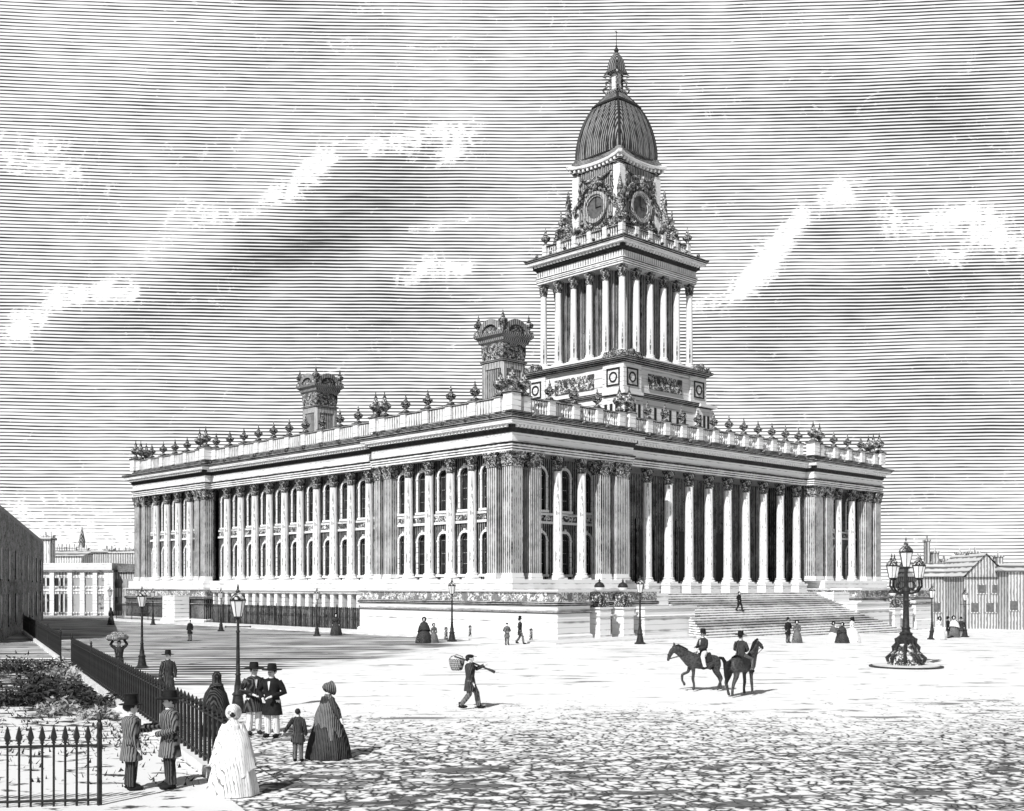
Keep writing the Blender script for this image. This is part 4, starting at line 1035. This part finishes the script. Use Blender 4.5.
# ------------------------------------------------------------------ horses and riders
def horse(loc, face, label, head='down', lifted=True, scale=1.0, mirror=1):
    """local front -Y; built along x then turned"""
    t = thing('horse', label, 'horse', loc, face_rz(face) - PI/2, 'mounted horses', scale)     # local +X is forward -> turned below
    t.rotation_euler = (0,0, face_rz(face) - PI/2)
    vs = [(-.50,0,1.18),(-.2,0,1.15),(.2,0,1.14),(.5,0,1.2),(.70,0,1.38)]
    rr = [(.27,.29),(.28,.31),(.28,.31),(.25,.30),(.17,.26)]; ed = [(0,1),(1,2),(2,3),(3,4)]
    if head == 'down': nk = [(.90,0,1.56,.12,.21),(1.10,0,1.66,.10,.16),(1.24,0,1.60,.095,.12),(1.34,0,1.42,.075,.09),(1.40,0,1.26,.05,.06),(1.41,0,1.18,.045,.05)]
    else: nk = [(.82,0,1.60,.12,.20),(.94,0,1.80,.10,.15),(1.06,0,1.93,.085,.11),(1.22,0,1.85,.075,.09),(1.38,0,1.72,.05,.06),(1.44,0,1.68,.045,.05)]
    b = 4
    vs.append((-.74,0,1.19)); rr.append((.19,.22)); rump = len(vs)-1
    ed.append((0,rump))
    for q_ in nk: vs.append(q_[:3]); rr.append((q_[3],q_[4])); ed.append((b,len(vs)-1)); b = len(vs)-1
    ne = 7 - 0
    poll = 8
    for s in (-1,1):
        c = len(vs); p = nk[2] if False else nk[1]; vs.append((p[0]+.06,s*.06,p[2]+.15)); rr.append((.03,.03)); vs.append((p[0]+.07,s*.07,p[2]+.25)); rr.append((.012,.012)); ed += [(7,c),(c,c+1)]
    for s in (-1,1):
        c = len(vs); off = .14*s
        L_ = [(-.52,s*.15,1.0,.15,.19),(-.50,s*.17,.80,.10,.12),(-.70,s*.17,.52,.062,.075),(-.69+off*.5,s*.16,.30,.045,.05),(-.67+off*.8,s*.16,.13,.052,.052),(-.62+off*.8,s*.16,.045,.062,.065)]
        for k, q_ in enumerate(L_): vs.append(q_[:3]); rr.append((q_[3],q_[4])); ed.append((0 if k == 0 else c+k-1, c+k))
        c = len(vs)
        if lifted and s == mirror: L_ = [(.48,s*.15,.95,.10,.12),(.56,s*.15,.74,.06,.07),(.80,s*.15,.64,.06,.065),(.80,s*.15,.42,.045,.048),(.72,s*.15,.30,.052,.052),(.69,s*.15,.20,.062,.065)]
        else: L_ = [(.45,s*.15,.95,.10,.12),(.43,s*.15,.74,.06,.07),(.46,s*.15,.48,.06,.065),(.45-off*.3,s*.15,.28,.045,.048),(.46-off*.3,s*.15,.13,.052,.052),(.50-off*.3,s*.15,.045,.062,.065)]
        for k, q_ in enumerate(L_): vs.append(q_[:3]); rr.append((q_[3],q_[4])); ed.append((3 if k == 0 else c+k-1, c+k))
    skin_mesh('body', vs, ed, rr, M['horse'], t, 2)
    mn = MB(); pts = [(.62,0,1.62)] + [(q_[0]-.10,0,q_[2]+.13) for q_ in nk[:2]] + [(nk[2][0]+.0,0,nk[2][2]+.13)]
    mn.tube(pts, [.04,.06,.06,.03], 8); mn.build('mane', M['black'], t, True)
    MB().tube([(-.66,0,1.30),(-.80,0,1.27),(-.90,0,1.10),(-.92,0,.8),(-.89,0,.5)], [.05,.07,.09,.085,.02], 8).build('tail', M['black'], t, True)
    sd_ = MB().loft([[(x, w_*1.05*math.cos(a), 1.16+.33*math.sin(a)+dz) for a in [PI*i/10 for i in range(11)]] for x,w_,dz in ((-.28,.29,.03),(-.1,.30,.01),(.1,.30,.0),(.22,.28,.02))], cap=False)
    sd_.build('saddle', M['leather'], t, True)
    p2, p3 = nk[3], nk[4]
    MB().tube([(p2[0]+.05,.085,p2[2]-.02),(p2[0]+.09,0,p2[2]+.02),(p2[0]+.05,-.085,p2[2]-.02)], .014, 5).tube([(p3[0],.05,p3[2]),(.7,.16,1.44),(.32,.06,1.52),(.7,-.16,1.44),(p3[0],-.05,p3[2])], .012, 5).build('bridle', M['leather'], t)
    return t
hp1 = at(703, fd(691)); hp2 = at(741, fd(696))
horse(hp1, 262, 'dark horse facing left with lowered head and one raised foreleg', 'down', True, 1.0, mirror=-1)
horse(hp2, 46, 'dark horse seen from behind with its raised head turned to the right', 'up', False, 1.02)
def rider(p, face, label, coat='coat', trousers='pale', look=None):
    q_ = Vector(p); q_.z += .57
    t = person(q_, face, label, hat='brim', coat=coat, trousers=trousers, legs=('ride','ride'), arms=('rein','rein'), near=True, coat_len=.92, group='mounted riders'); return t
f1 = math.radians(262); dv = V*math.cos(f1)+RT*math.sin(f1)
rider(hp1 + dv*.0, 238, 'mounted rider in broad hat and pale breeches on the horse facing left')
f2 = math.radians(46); dv = V*math.cos(f2)+RT*math.sin(f2)
rider(hp2 - dv*.02, 32, 'mounted rider seen from behind in dark coat and broad hat', trousers='grey')
# ------------------------------------------------------------------ lamps
def lantern_parts(parent, c, s=1.0, crown=True):
    x, y, z = c
    def hexr(r, zz): return [(x+r*math.cos(PI/3*k+.3), y+r*math.sin(PI/3*k+.3), zz) for k in range(6)]
    l = MB().loft([hexr(.10*s,z),hexr(.14*s,z+.03*s),hexr(.12*s,z+.06*s)]).build('lantern', M['iron'], parent)
    MB().loft([hexr(.13*s,z+.06*s),hexr(.24*s,z+.58*s)]).build('glass', M['lampglass'], l)
    fr = MB()
    for k in range(6):
        a = PI/3*k+.3; fr.tube([(x+.13*s*math.cos(a),y+.13*s*math.sin(a),z+.06*s),(x+.245*s*math.cos(a),y+.245*s*math.sin(a),z+.58*s)], .013*s, 4)
    fr.loft([hexr(.255*s,z+.56*s),hexr(.27*s,z+.6*s),hexr(.25*s,z+.62*s)]); fr.build('lantern_frame', M['iron'], l)
    MB().lathe([(.26*s,z+.61*s),(.2*s,z+.72*s),(.11*s,z+.80*s),(.07*s,z+.82*s),(.09*s,z+.88*s),(.03*s,z+.95*s),(.04*s,z+1.0*s),(.008*s,z+1.12*s)], 12, c=(x,y,0)).build('lantern_roof', M['iron'] if not crown else M['finial'], l, True)
    return l
def street_lamp(label):
    t = thing('street_lamp', label, 'street lamp', (0,0,0), 0, 'iron street lamps around the square')
    MB().lathe([(.34,0),(.34,.08),(.24,.12),(.2,.3),(.16,.55),(.2,.6),(.13,.68),(.12,.9)], 12).build('base', M['iron'], t, True)
    MB().lathe([(.11,.85),(.075,1.2),(.10,1.24),(.07,1.3),(.05,2.6),(.075,2.64),(.045,2.7),(.04,3.02),(.07,3.06),(.05,3.1)], 10).build('post', M['iron'], t, True)
    MB().tube([(-.38,0,2.8),(.38,0,2.8)], .022, 6).sphere((-.4,0,2.8),.035,seg=6,rows=4).sphere((.4,0,2.8),.035,seg=6,rows=4).build('ladder_bar', M['iron'], t)
    lantern_parts(t, (0,0,3.08)); return t
specs = [(238,36.5,4.19,'tall near lamp post beside two gentlemen in black'),(142,fd(668),4.12,'lamp post rising behind the long railings at left'),
    (153,fd(625),3.9,'distant lamp post by the far left corner of the hall'),(110,fd(625),4.05,'distant lamp post before the low classical building'),
    (221,fd(631),3.95,'lamp post standing beside the white entrance block'),(317,fd(636),4.0,'lamp post in front of the area railing, left of a woman in dark'),
    (452,fd(641.5),4.7,'lamp post before the white podium, beside a woman and child'),(640,fd(644),4.85,'lamp post before the pair of globe lamp pedestals'),
    (932,fd(635.5),4.6,'lamp post right of the great five light lamp'),(965,fd(632),4.35,'lamp post nearest the gabled houses at the far right')]
L0 = street_lamp(specs[0][3])
for i,(px,d,h,lb) in enumerate(specs):
    if i == 0: L0.location = at(px,d); L0.rotation_euler = (0,0,VIEWROT); L0.scale = (h/4.2,)*3
    else: dup(L0, at(px,d), rz=VIEWROT, label=lb, scale=h/4.2)
# great lamp
gl = thing('lamp_standard', 'ornate iron lamp standard with five lanterns on a round stone step', 'lamp', at(906,fd(667)), VIEWROT)
MB().lathe([(1.62,-.02),(1.62,.12),(.3,.13)], 48).build('round_step', M['kerb'], gl)
MB().lathe([(1.63,-.02),(1.80,-.02),(1.80,.07),(1.63,.075)], 48).build('step_edge', M['iron'], gl)
def oct_(r, z, k=8, ph=PI/8): return [(r*math.cos(2*PI*i/k+ph), r*math.sin(2*PI*i/k+ph), z) for i in range(k)]
MB().loft([oct_(.88,.1),oct_(.9,.22),oct_(.78,.28),oct_(.72,.62),oct_(.78,.68),oct_(.62,.78),oct_(.5,1.05),oct_(.42,1.2)]).build('pedestal', M['finial'], gl)
sc = MB()
for k in range(8):
    a = PI/4*k+PI/8; c_, s_ = math.cos(a), math.sin(a)
    sc.tube([(c_*r_, s_*r_, z_) for r_,z_ in ((.86,.25),(.92,.45),(.74,.62),(.6,.8),(.62,1.0),(.46,1.2),(.48,1.4),(.34,1.5))], [.07,.1,.08,.07,.09,.07,.09,.04], 6)
sc.build('scroll_foot', M['iron'], gl, True)
MB().lathe([(.38,1.15),(.46,1.3),(.44,1.5),(.3,1.62),(.34,1.7),(.22,1.78),(.19,1.9),(.24,1.96),(.17,2.05),(.13,3.3),(.17,3.38),(.13,3.45),(.15,3.7),(.24,3.85),(.2,4.0),(.1,4.1),(.08,4.9),(.12,5.0)], 16).build('shaft', M['iron'], gl, True)
for k in range(4):
    a = PI/2*k + .35; c_, s_ = math.cos(a), math.sin(a)
    MB().tube([(c_*r_, s_*r_, z_) for r_,z_ in ((.12,3.75),(.4,3.72),(.75,3.82),(.98,4.1),(.95,4.4),(.86,4.46))], [.06,.05,.05,.05,.05,.07], 7).tube([(c_*r_, s_*r_, z_) for r_,z_ in ((.15,4.3),(.45,4.35),(.6,4.1),(.45,3.9),(.32,4.0))], .035, 6).build('arm', M['iron'], gl, True)
    lantern_parts(gl, (c_*.88, s_*.88, 4.45), 1.15)
lantern_parts(gl, (0,0,5.0), 1.4)
# globe lamps on pedestals at the terrace
def ped_lamp(x, label):
    t = thing('pedestal_lamp', label, 'lamp pedestal', (x,-5.05,gz((x,0))), 0, 'globe lamps on stone pedestals')
    MB().cbox(0,0,.72,.68,-.6,.3).cbox(0,0,.62,.6,.3,1.75).build('pedestal', M['white'], t)
    MB().cbox(0,0,.74,.7,1.75,1.88).cbox(0,0,.66,.64,1.88,2.3).cbox(0,0,.76,.72,2.3,2.42).build('cornice', M['stone'], t)
    b = MB().lathe([(.5,2.42),(.55,2.6),(.38,2.8),(.36,3.0),(.46,3.2),(.3,3.4),(.2,3.5),(.26,3.6)], 10)
    for k in range(4):
        a = PI/4+PI/2*k; b.tube([(r_*math.cos(a), r_*math.sin(a), z_) for r_,z_ in ((.62,2.5),(.68,2.7),(.5,2.9),(.5,3.15),(.58,3.3),(.4,3.42))], [.1,.13,.09,.08,.1,.05], 6)
    b.build('scrolled_stem', M['finial'], t, True)
    MB().sphere((0,0,3.95), .38, seg=18, rows=12).build('globe', M['lampglass'], t, True)
    MB().lathe([(.405,3.98),(.41,4.08),(.30,4.28),(.12,4.38),(.06,4.42),(.09,4.5),(.02,4.66)], 16).build('cap', M['iron'], t, True)
    return t
q_ = ped_lamp(4.6, 'globe lamp on a tall pedestal nearest the podium corner')
for x, lb in ((7.4,'globe lamp on a tall pedestal directly behind a lamp post, left of the steps'),(W-7.4,'globe lamp on a pedestal behind the great five light lamp'),(W-4.6,'globe lamp on the last pedestal at the right end of the podium')):
    dup(q_, (x,-5.05,gz((x,0))), label=lb)
# bollards along the podium
bo = MB().lathe([(.17,0),(.17,.1),(.13,.15),(.12,.75),(.15,.8),(.13,.9),(.05,.98)], 12).build('bollard', M['finial'], None, True); bo.location = at(446,fd(639.5))
tag(bo, 'short stone bollard by the podium, just left of a lamp post', 'bollard', 'short bollards along the podium')
for px, py, lb in ((470,637.5,'short stone bollard midway along the white podium'),(531,641.5,'short stone bollard near the podium corner beside the man in top hat')):
    dup(bo, at(px,fd(py)), label=lb)
# ------------------------------------------------------------------ pavement at the foot of the hall
MB().prism([(-4.6,-9.2),(11.5,-9.2),(11.5,-5.75),(-.8,-5.75),(-.8,19.0),(-.8,70),(-4.6,70)], -1.0, .1).build('pavement', M['kerb'], None)
tag(bpy.context.scene.objects['pavement'], kind='structure')
# ------------------------------------------------------------------ railings
def fence_u(d): return -22.0 + (56.0-d)*.49
def railing(label, pts, h, step, mat, kerb=True, spear=.24, name='iron_railing', group=None, wb=.016, sp=3.2):
    t = thing(name, label, 'railing', (0,0,0), 0, group)
    a = Vector(pts[0]); b = Vector(pts[1]); n = int((b-a).length/step)
    dirn = (b-a).normalized(); kz = .22 if kerb else 0.0; w_ = wb; z1 = h-spear+.02
    bar = MB().box(-w_,w_,-w_,w_,kz,z1).lathe([(.018,h-spear),(.05,h-spear+.02),(.03,h-spear+.04),(.065,h-spear*.65),(.02,h-.03),(.003,h)], 5).build('spear_bar', mat, t)
    bar.location = a
    for i in range(1, n+1): dup(bar, a.lerp(b, i/n), parent=t)
    for zz, nm in ((h-spear-.04,'top_rail'),(kz+.12,'bottom_rail')):
        MB().tube([(a.x,a.y,a.z+zz),(b.x,b.y,b.z+zz)], .026, 4).build(nm, mat, t)
    m = int((b-a).length/sp)
    for i in range(m+1):
        p = a.lerp(b, i/max(m,1)); MB().cbox(p.x,p.y,.035,.035,p.z,p.z+h-.05).lathe([(.05,h-.06),(.06,h+.02),(.03,h+.06),(.055,h+.12),(.01,h+.22)], 7, c=tuple(p)).build('post', mat, t)
    if kerb:
        s_ = Vector((-dirn.y,dirn.x,0))*.16
        k_ = MB(); vs = [a-s_,b-s_,b+s_,a+s_]; k_.add([(v.x,v.y,v.z-.3) for v in vs]+[(v.x,v.y,v.z+.22) for v in vs], [(0,3,2,1),(4,5,6,7),(0,1,5,4),(1,2,6,5),(2,3,7,6),(3,0,4,7)]).build('kerb', M['kerb'], t)
    return t
railing('long black spearhead railing on a pale kerb, running from the gate to the foreground', [gp(fence_u(55.5),55.5), gp(fence_u(22.4),22.4)], 1.58, .5, M['iron'], group='railings round the garden', wb=.03, sp=8)
railing('far stretch of spearhead railing beyond the gate gap, by the dark house', [gp(fence_u(99),99), gp(fence_u(61.8),61.8)], 1.55, .8, M['iron'], group='railings round the garden', wb=.03, sp=9)
railing('short foreground railing with broad arrowhead finials at bottom left', [gp(-11.2,20.6), gp(-7.75,21.1)], 1.52, .205, M['iron'], kerb=False, spear=.34, group='railings round the garden')
railing('tall area railing in front of the basement windows on the left side of the hall', [Vector((-.45,47.2,-.1)), Vector((-.45,19.5,-.1))], 2.25, .30, M['iron'], group=None)
railing('low area railing along the foot of the far left pavilion', [Vector((-1.9,66.4,-.1)), Vector((-1.9,54.0,-.1))], 2.1, .24, M['iron'], group=None)
# ------------------------------------------------------------------ garden bed sheet inside the railings
gb = MB(); uvs_ = []
for d in [18+2*i for i in range(20)]:
    for k in range(6): gb.v.append(tuple(gp(fence_u(d)-.25-k*4.2, d)+Vector((0,0,.012))))
for j in range(19):
    for i in range(5): k = j*6+i; gb.f.append((k,k+1,k+7,k+6))
gm, gq, gbs = mat_base('pale_garden_soil', .9); co__, gx, gy, gzz = gq.coord()
al = gq.add(gq.mul(gx, V.x), gq.mul(gy, V.y)); ac = gq.add(gq.mul(gx, RT.x), gq.mul(gy, RT.y))
gn = gq.noise(gq.comb(gq.mul(ac, 1.1), gq.mul(al, 1.9), 0.0), 1.0, 4.0, .65)
gn = gq.add(gn, gq.lin(al, -62.0, -42.0, -.06, .10))
setcol(gq, gbs, gq.mix(gq.step(gn, .50, .58), .8, .05))
tag(gb.build('garden_bed', gm), kind='structure')
# ------------------------------------------------------------------ garden: leafy clumps
leafm = plain('dark_leaf', .05, .7, .6, 3.0); leafl = plain('pale_leaf', .35, .7, .5, 3.0); stemm = M['wood']
def leaves(mb, c, r, hz, n, s=.10):
    for _ in range(n):
        a = R.uniform(0,2*PI); q_ = R.random()**.5; x = c[0]+r*q_*math.cos(a); y = c[1]+r*q_*math.sin(a); z = c[2]+hz*R.random()*(1.15-q_*.8)
        d1 = Vector((R.uniform(-1,1),R.uniform(-1,1),R.uniform(-.4,.8))).normalized()*s*R.uniform(.6,1.4); d2 = d1.cross(Vector((R.uniform(-1,1),R.uniform(-1,1),R.uniform(-1,1)))).normalized()*s*.35
        p = Vector((x,y,z)); mb.add([p-d1, p+d2, p+d1, p-d2], [(0,1,2,3)])
shr = [(36,700,1.5,.7,'dark'),(78,708,1.2,.5,'dark'),(40,690,1.5,.9,'dark'),(70,697,1.3,.75,'dark'),(30,672,2.2,1.0,'dark'),(92,706,1.1,.6,'dark'),(58,678,1.6,.7,'pale'),(20,704,1.2,.8,'dark'),(100,718,.8,.45,'pale'),(60,714,1.1,.5,'pale')]
lbs = ['dark shrub left of and just in front of the densest garden shrub','low dark shrub between the kerb and the arrowhead railing','dense dark shrub in the middle of the garden bed','dark leafy shrub right of the densest one in the garden','broad dark shrub farthest back in the garden against the railing','small dark shrub closest to the white kerb','loose pale shrub between the dark ones in the garden','dark shrub at the left edge of the garden','small pale tuft nearest the foreground gentlemen','pale low shrub just behind the arrowhead railing']
for (px,py,r,hh,k),lb in zip(shr,lbs):
    p = at(px, fd(py)); t = thing('garden_shrub', lb, 'shrub', p, 0, 'shrubs in the garden')
    m_ = MB()
    for _ in range(7):
        a = R.uniform(0,2*PI); rr_ = R.uniform(0,r*.75); leaves(m_, (rr_*math.cos(a),rr_*math.sin(a),.03), r*.42, hh*R.uniform(.6,1.0), 90, .12)
    m_.build('foliage', leafm if k == 'dark' else leafl, t)
    s_ = MB()
    for _ in range(7):
        a = R.uniform(0,2*PI); q_ = r*.5*R.random(); s_.tube([(q_*.3*math.cos(a),q_*.3*math.sin(a),-.05),(q_*math.cos(a),q_*math.sin(a),hh*.7)], [.02,.01], 4)
    s_.build('stem', stemm, t)
g_ = MB()
for _ in range(9000):
    d = R.uniform(23, 62); u = fence_u(d) - .5 - R.random()**1.3*9; p = gp(u, d); n_ = .5+.5*mnoise.noise(Vector((u*.35, d*.2, 0)))
    if R.random() > n_: continue
    if d < 27 and R.random() > .3: continue
    a = R.uniform(0,2*PI); w_ = .03*R.uniform(.5,1.6); hh = R.uniform(.05,.16)
    g_.add([(p.x-w_*math.cos(a),p.y-w_*math.sin(a),p.z),(p.x+w_*math.cos(a),p.y+w_*math.sin(a),p.z),(p.x+R.uniform(-.12,.12),p.y+R.uniform(-.12,.12),p.z+hh)], [(0,1,2)])
tag(g_.build('grass', leafm), 'thin dark grass growing over the garden bed', 'grass', kind='stuff')
# ------------------------------------------------------------------ neighbouring buildings
def VP(u, d): p = CAM + V*d + RT*u; return (p.x, p.y)
def frame_xf(u, d):                                     # local x = right, y = away
    p = CAM + V*d + RT*u; return Matrix.Translation((p.x,p.y,0)) @ Matrix.Rotation(VIEWROT,4,'Z')
# dark terrace at the left edge
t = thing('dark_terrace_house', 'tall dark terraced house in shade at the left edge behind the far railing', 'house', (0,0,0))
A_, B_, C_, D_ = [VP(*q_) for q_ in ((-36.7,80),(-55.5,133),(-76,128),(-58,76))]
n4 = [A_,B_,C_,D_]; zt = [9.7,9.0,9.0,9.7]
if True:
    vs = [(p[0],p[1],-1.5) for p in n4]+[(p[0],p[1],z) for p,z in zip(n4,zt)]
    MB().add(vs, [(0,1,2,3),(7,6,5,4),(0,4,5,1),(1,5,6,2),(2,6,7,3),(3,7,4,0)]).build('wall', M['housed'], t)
    vs = [(p[0]+o_[0]*.0,p[1],z+.004) for p,z,o_ in zip(n4,zt,n4)]+[(p[0],p[1],z+.35) for p,z in zip(n4,zt)]
    rf = MB().add(vs, [(3,2,1,0),(4,5,6,7),(4,0,1,5),(5,1,2,6),(6,2,3,7),(7,3,0,4)]).build('roof', M['roof'], t)
    dirf = (Vector(B_)-Vector(A_)).normalized(); nf_ = Vector((dirf.y,-dirf.x)); ln = (Vector(B_)-Vector(A_)).length
    if nf_.dot(Vector((CAM.x,CAM.y))-Vector(A_)) < 0: nf_ = -nf_
    for i in range(8):
        for zz in (1.0,4.6):
            c = Vector(A_)+dirf*(3+i*(ln-5)/7.5); ang = math.atan2(dirf.y,dirf.x); Mx = Matrix.Translation((c.x+nf_.x*.03,c.y+nf_.y*.03,0)) @ Matrix.Rotation(ang,4,'Z')
            wf = MB().box(-.85,.85,-.08,.08,zz-.15,zz).box(-.8,-.65,-.06,.06,zz,zz+2.3).box(.65,.8,-.06,.06,zz,zz+2.3).box(-.8,.8,-.06,.06,zz+2.3,zz+2.45).xf(Mx).build('window', M['smoke'], t)
            MB().box(-.65,.65,-.04,.04,zz,zz+2.3).xf(Mx).build('pane', M['glass'], wf)
# low classical building in the distance
Mx0 = frame_xf(0,155)
def px2u(px, d): return (px-512)/1123.0*d
def zy(py, d): return EYE + (585-py)*d/1123.0
t = thing('classical_building', 'low pale two storey classical building in the distance behind a lamp post', 'building', (0,0,0))
u0, u1, um_ = px2u(36,155), px2u(140,155), px2u(112,155)
MB().box(u0,um_,0,12,-1.5,zy(572,155)).xf(Mx0).build('wall', M['housew'], t)
MB().box(um_+.02,u1,1.2,12,-1.5,zy(572,155)).xf(Mx0).build('darker_wing', M['brickh'], t)
MB().box(u0-.4,um_+.3,-.4,12.2,zy(572,155)+.004,zy(570,155)).xf(Mx0).build('cornice', M['hdark'], t)
MB().box(u0,um_,-.05,12,zy(570,155)+.004,zy(563,155)).xf(Mx0).build('attic', M['white'], t)
MB().box(um_+.4,u1,.9,12,zy(572,155)+.004,zy(564,155)).xf(Mx0).build('wing_parapet', M['hdark'], t)
MB().box(u0-.1,um_+.1,-.12,0,zy(591,155),zy(590,155)).xf(Mx0).build('string', M['white'], t)
for px in (40,47,58,66,75,90,101):
    u = px2u(px,155)
    for y0,y1 in ((586,578),(612,594)):
        wf = MB().box(u-1.0,u+1.0,-.15,-.0,zy(y0,155)-.2,zy(y0,155)).box(u-.95,u-.7,-.1,0,zy(y0,155),zy(y1,155)).box(u+.7,u+.95,-.1,0,zy(y0,155),zy(y1,155)).box(u-.95,u+.95,-.1,0,zy(y1,155),zy(y1,155)+.25).xf(Mx0).build('window', M['housew'], t)
        MB().box(u-.7,u+.7,-.05,-.01,zy(y0,155),zy(y1,155)).xf(Mx0).build('pane', M['smoke'], wf)
for px in (52.5,70.5,83,95.5,107,111.5):
    u = px2u(px,155); MB().box(u-.3,u+.3,-.28,-.0,-1.4,zy(572,155)-.01).xf(Mx0).build('pilaster', M['white'], t)
for px in (116,122,128):
    u = px2u(px,155)
    for y0,y1 in ((588,579),(611,597)):
        MB().box(u-.5,u+.5,1.12,1.19,zy(y0,155),zy(y1,155)).xf(Mx0).build('wing_window', M['smoke'], t)
# chimney-topped roofs behind it
def block(pxa, pxb, d, yt, label, mat='housew', roofm='houser', yr=None, chim=(), group=None, name='distant_house', ybase=None, gable=False, depth=10, windows=()):
    t = thing(name, label, 'house', (0,0,0), 0, group); Mx = frame_xf(0,d); a,b = px2u(pxa,d), px2u(pxb,d); z = zy(yt,d)
    MB().box(a,b,0,depth,-2.0,z).xf(Mx).build('wall', M[mat], t)
    if yr is not None:
        zr = zy(yr,d)
        if gable:
            r_ = MB().add([(a-.3,-.3,z+.004),(b+.3,-.3,z+.004),(b+.3,depth,z+.004),(a-.3,depth,z+.004),((a+b)/2,-.3,zr),((a+b)/2,depth,zr)], [(0,3,2,1),(1,2,5,4),(3,0,4,5),(2,3,5)]).xf(Mx).build('roof', M[roofm], t)
            MB().add([(a,0,z),(b,0,z),((a+b)/2,0,zr-.15)], [(0,1,2)]).add([(a,.2,z),(b,.2,z),((a+b)/2,.2,zr-.15)], [(0,1,2)]).xf(Matrix.Translation((0,0,0))).xf(Mx).build('gable', M[mat], t)
        else:
            r_ = MB().add([(a-.3,-.3,z+.004),(b+.3,-.3,z+.004),(b+.3,depth,z+.004),(a-.3,depth,z+.004),(a-.3,depth/2,zr),(b+.3,depth/2,zr)], [(0,3,2,1),(0,1,5,4),(2,3,4,5),(0,4,3),(1,2,5)]).xf(Mx).build('roof', M[roofm], t)
    else:
        r_ = MB().box(a-.2,b+.2,-.2,depth+.2,z+.004,z+.4).xf(Mx).build('roof', M[roofm], t)
    for cpx, cw, cyt in chim:
        u = px2u(cpx,d); zc = zy(cyt,d); m_ = MB().cbox(u,depth*.5,cw,.5,z-.5,zc).cbox(u,depth*.5,cw+.1,.6,zc,zc+.2)
        n = max(1,int(cw/.3))
        for i in range(n): m_.lathe([(.14,zc+.2),(.11,zc+.7)], 7, c=(u-cw+(i+.5)*2*cw/n,depth*.5,0))
        m_.xf(Mx).build('chimney', M[mat], r_)
    for wpx, y0, y1 in windows:
        u = px2u(wpx,d); wf = MB().box(u-.6,u+.6,-.1,-.0,zy(y0,d)-.15,zy(y0,d)).box(u-.5,u+.5,-.05,.0,zy(y1,d),zy(y1,d)+.15).xf(Mx).build('window', M['brickh'], t)
        MB().box(u-.45,u+.45,-.03,-.004,zy(y0,d),zy(y1,d)).xf(Mx).build('pane', M['hazeglass'], wf)
    return t
GH = 'distant houses behind the classical building'
block(44,82,185,556,'distant roofs above the left end of the classical building','housew','houser',549,((50,1.0,547),(60,.8,547),(72,.8,548)),GH)
block(41,50,172,540,'narrow distant chimney block next to the dark house','housew','houser',None,((43,.5,536),(48,.5,536)),GH,depth=2)
block(93,112,178,553,'distant flat roofed block right of the spire','brickh','houser',None,((98,.8,549),(106,.6,551)),GH)
block(110,140,168,553,'distant hatched block touching the far corner of the hall','brickh','houser',None,((116,.6,551),(128,1.0,549)),GH)
t = thing('church_spire', 'slender pale church spire rising above the distant roofs at left', 'spire', (0,0,0)); Mx = frame_xf(px2u(82,280),280)
MB().cbox(0,0,1.4,1.4,-2,zy(556,280)).xf(Mx).build('tower', M['housew'], t); MB().cbox(0,0,1.6,1.6,zy(556,280),zy(555,280)).xf(Mx).build('parapet', M['smoke'], t)
MB().lathe([(1.1,zy(555,280)),(.75,zy(543,280)),(.9,zy(542.5,280)),(.5,zy(535,280)),(.12,zy(527,280))], 8).xf(Mx).build('spire', M['smoke'], t)
GR = 'houses at the far right'
block(985.5-21,985.5+21.5,131,577,'tall gabled house with hatched front at the right edge','brickh','houser',553,((990,.65,552),),GR,name='gabled_house',gable=True,windows=((975,612,603),(990,612,603),(1000,612,603),(982,593,585),(996,593,585)))
block(917,962,137,577,'lower house with long slate roof and tall chimneys behind the lamps','brickh','houser',561,((940.5,.22,540),(948.5,.4,552),(958,.35,560)),GR,name='roofed_house',depth=9,windows=((925,612,603),(937,612,603),(950,612,603)))
block(953,988,150,572,'house with plain ridge behind the gabled house, single chimney','brickh','houser',560,((973,.4,553),),GR,name='roofed_house',depth=9)
block(1009,1060,128,572,'partly seen house at the right border beyond the gabled one','brickh','houser',562,((1017,.4,556),),GR,name='roofed_house',windows=((1014,610,601),))
print('objects', len(S.objects))
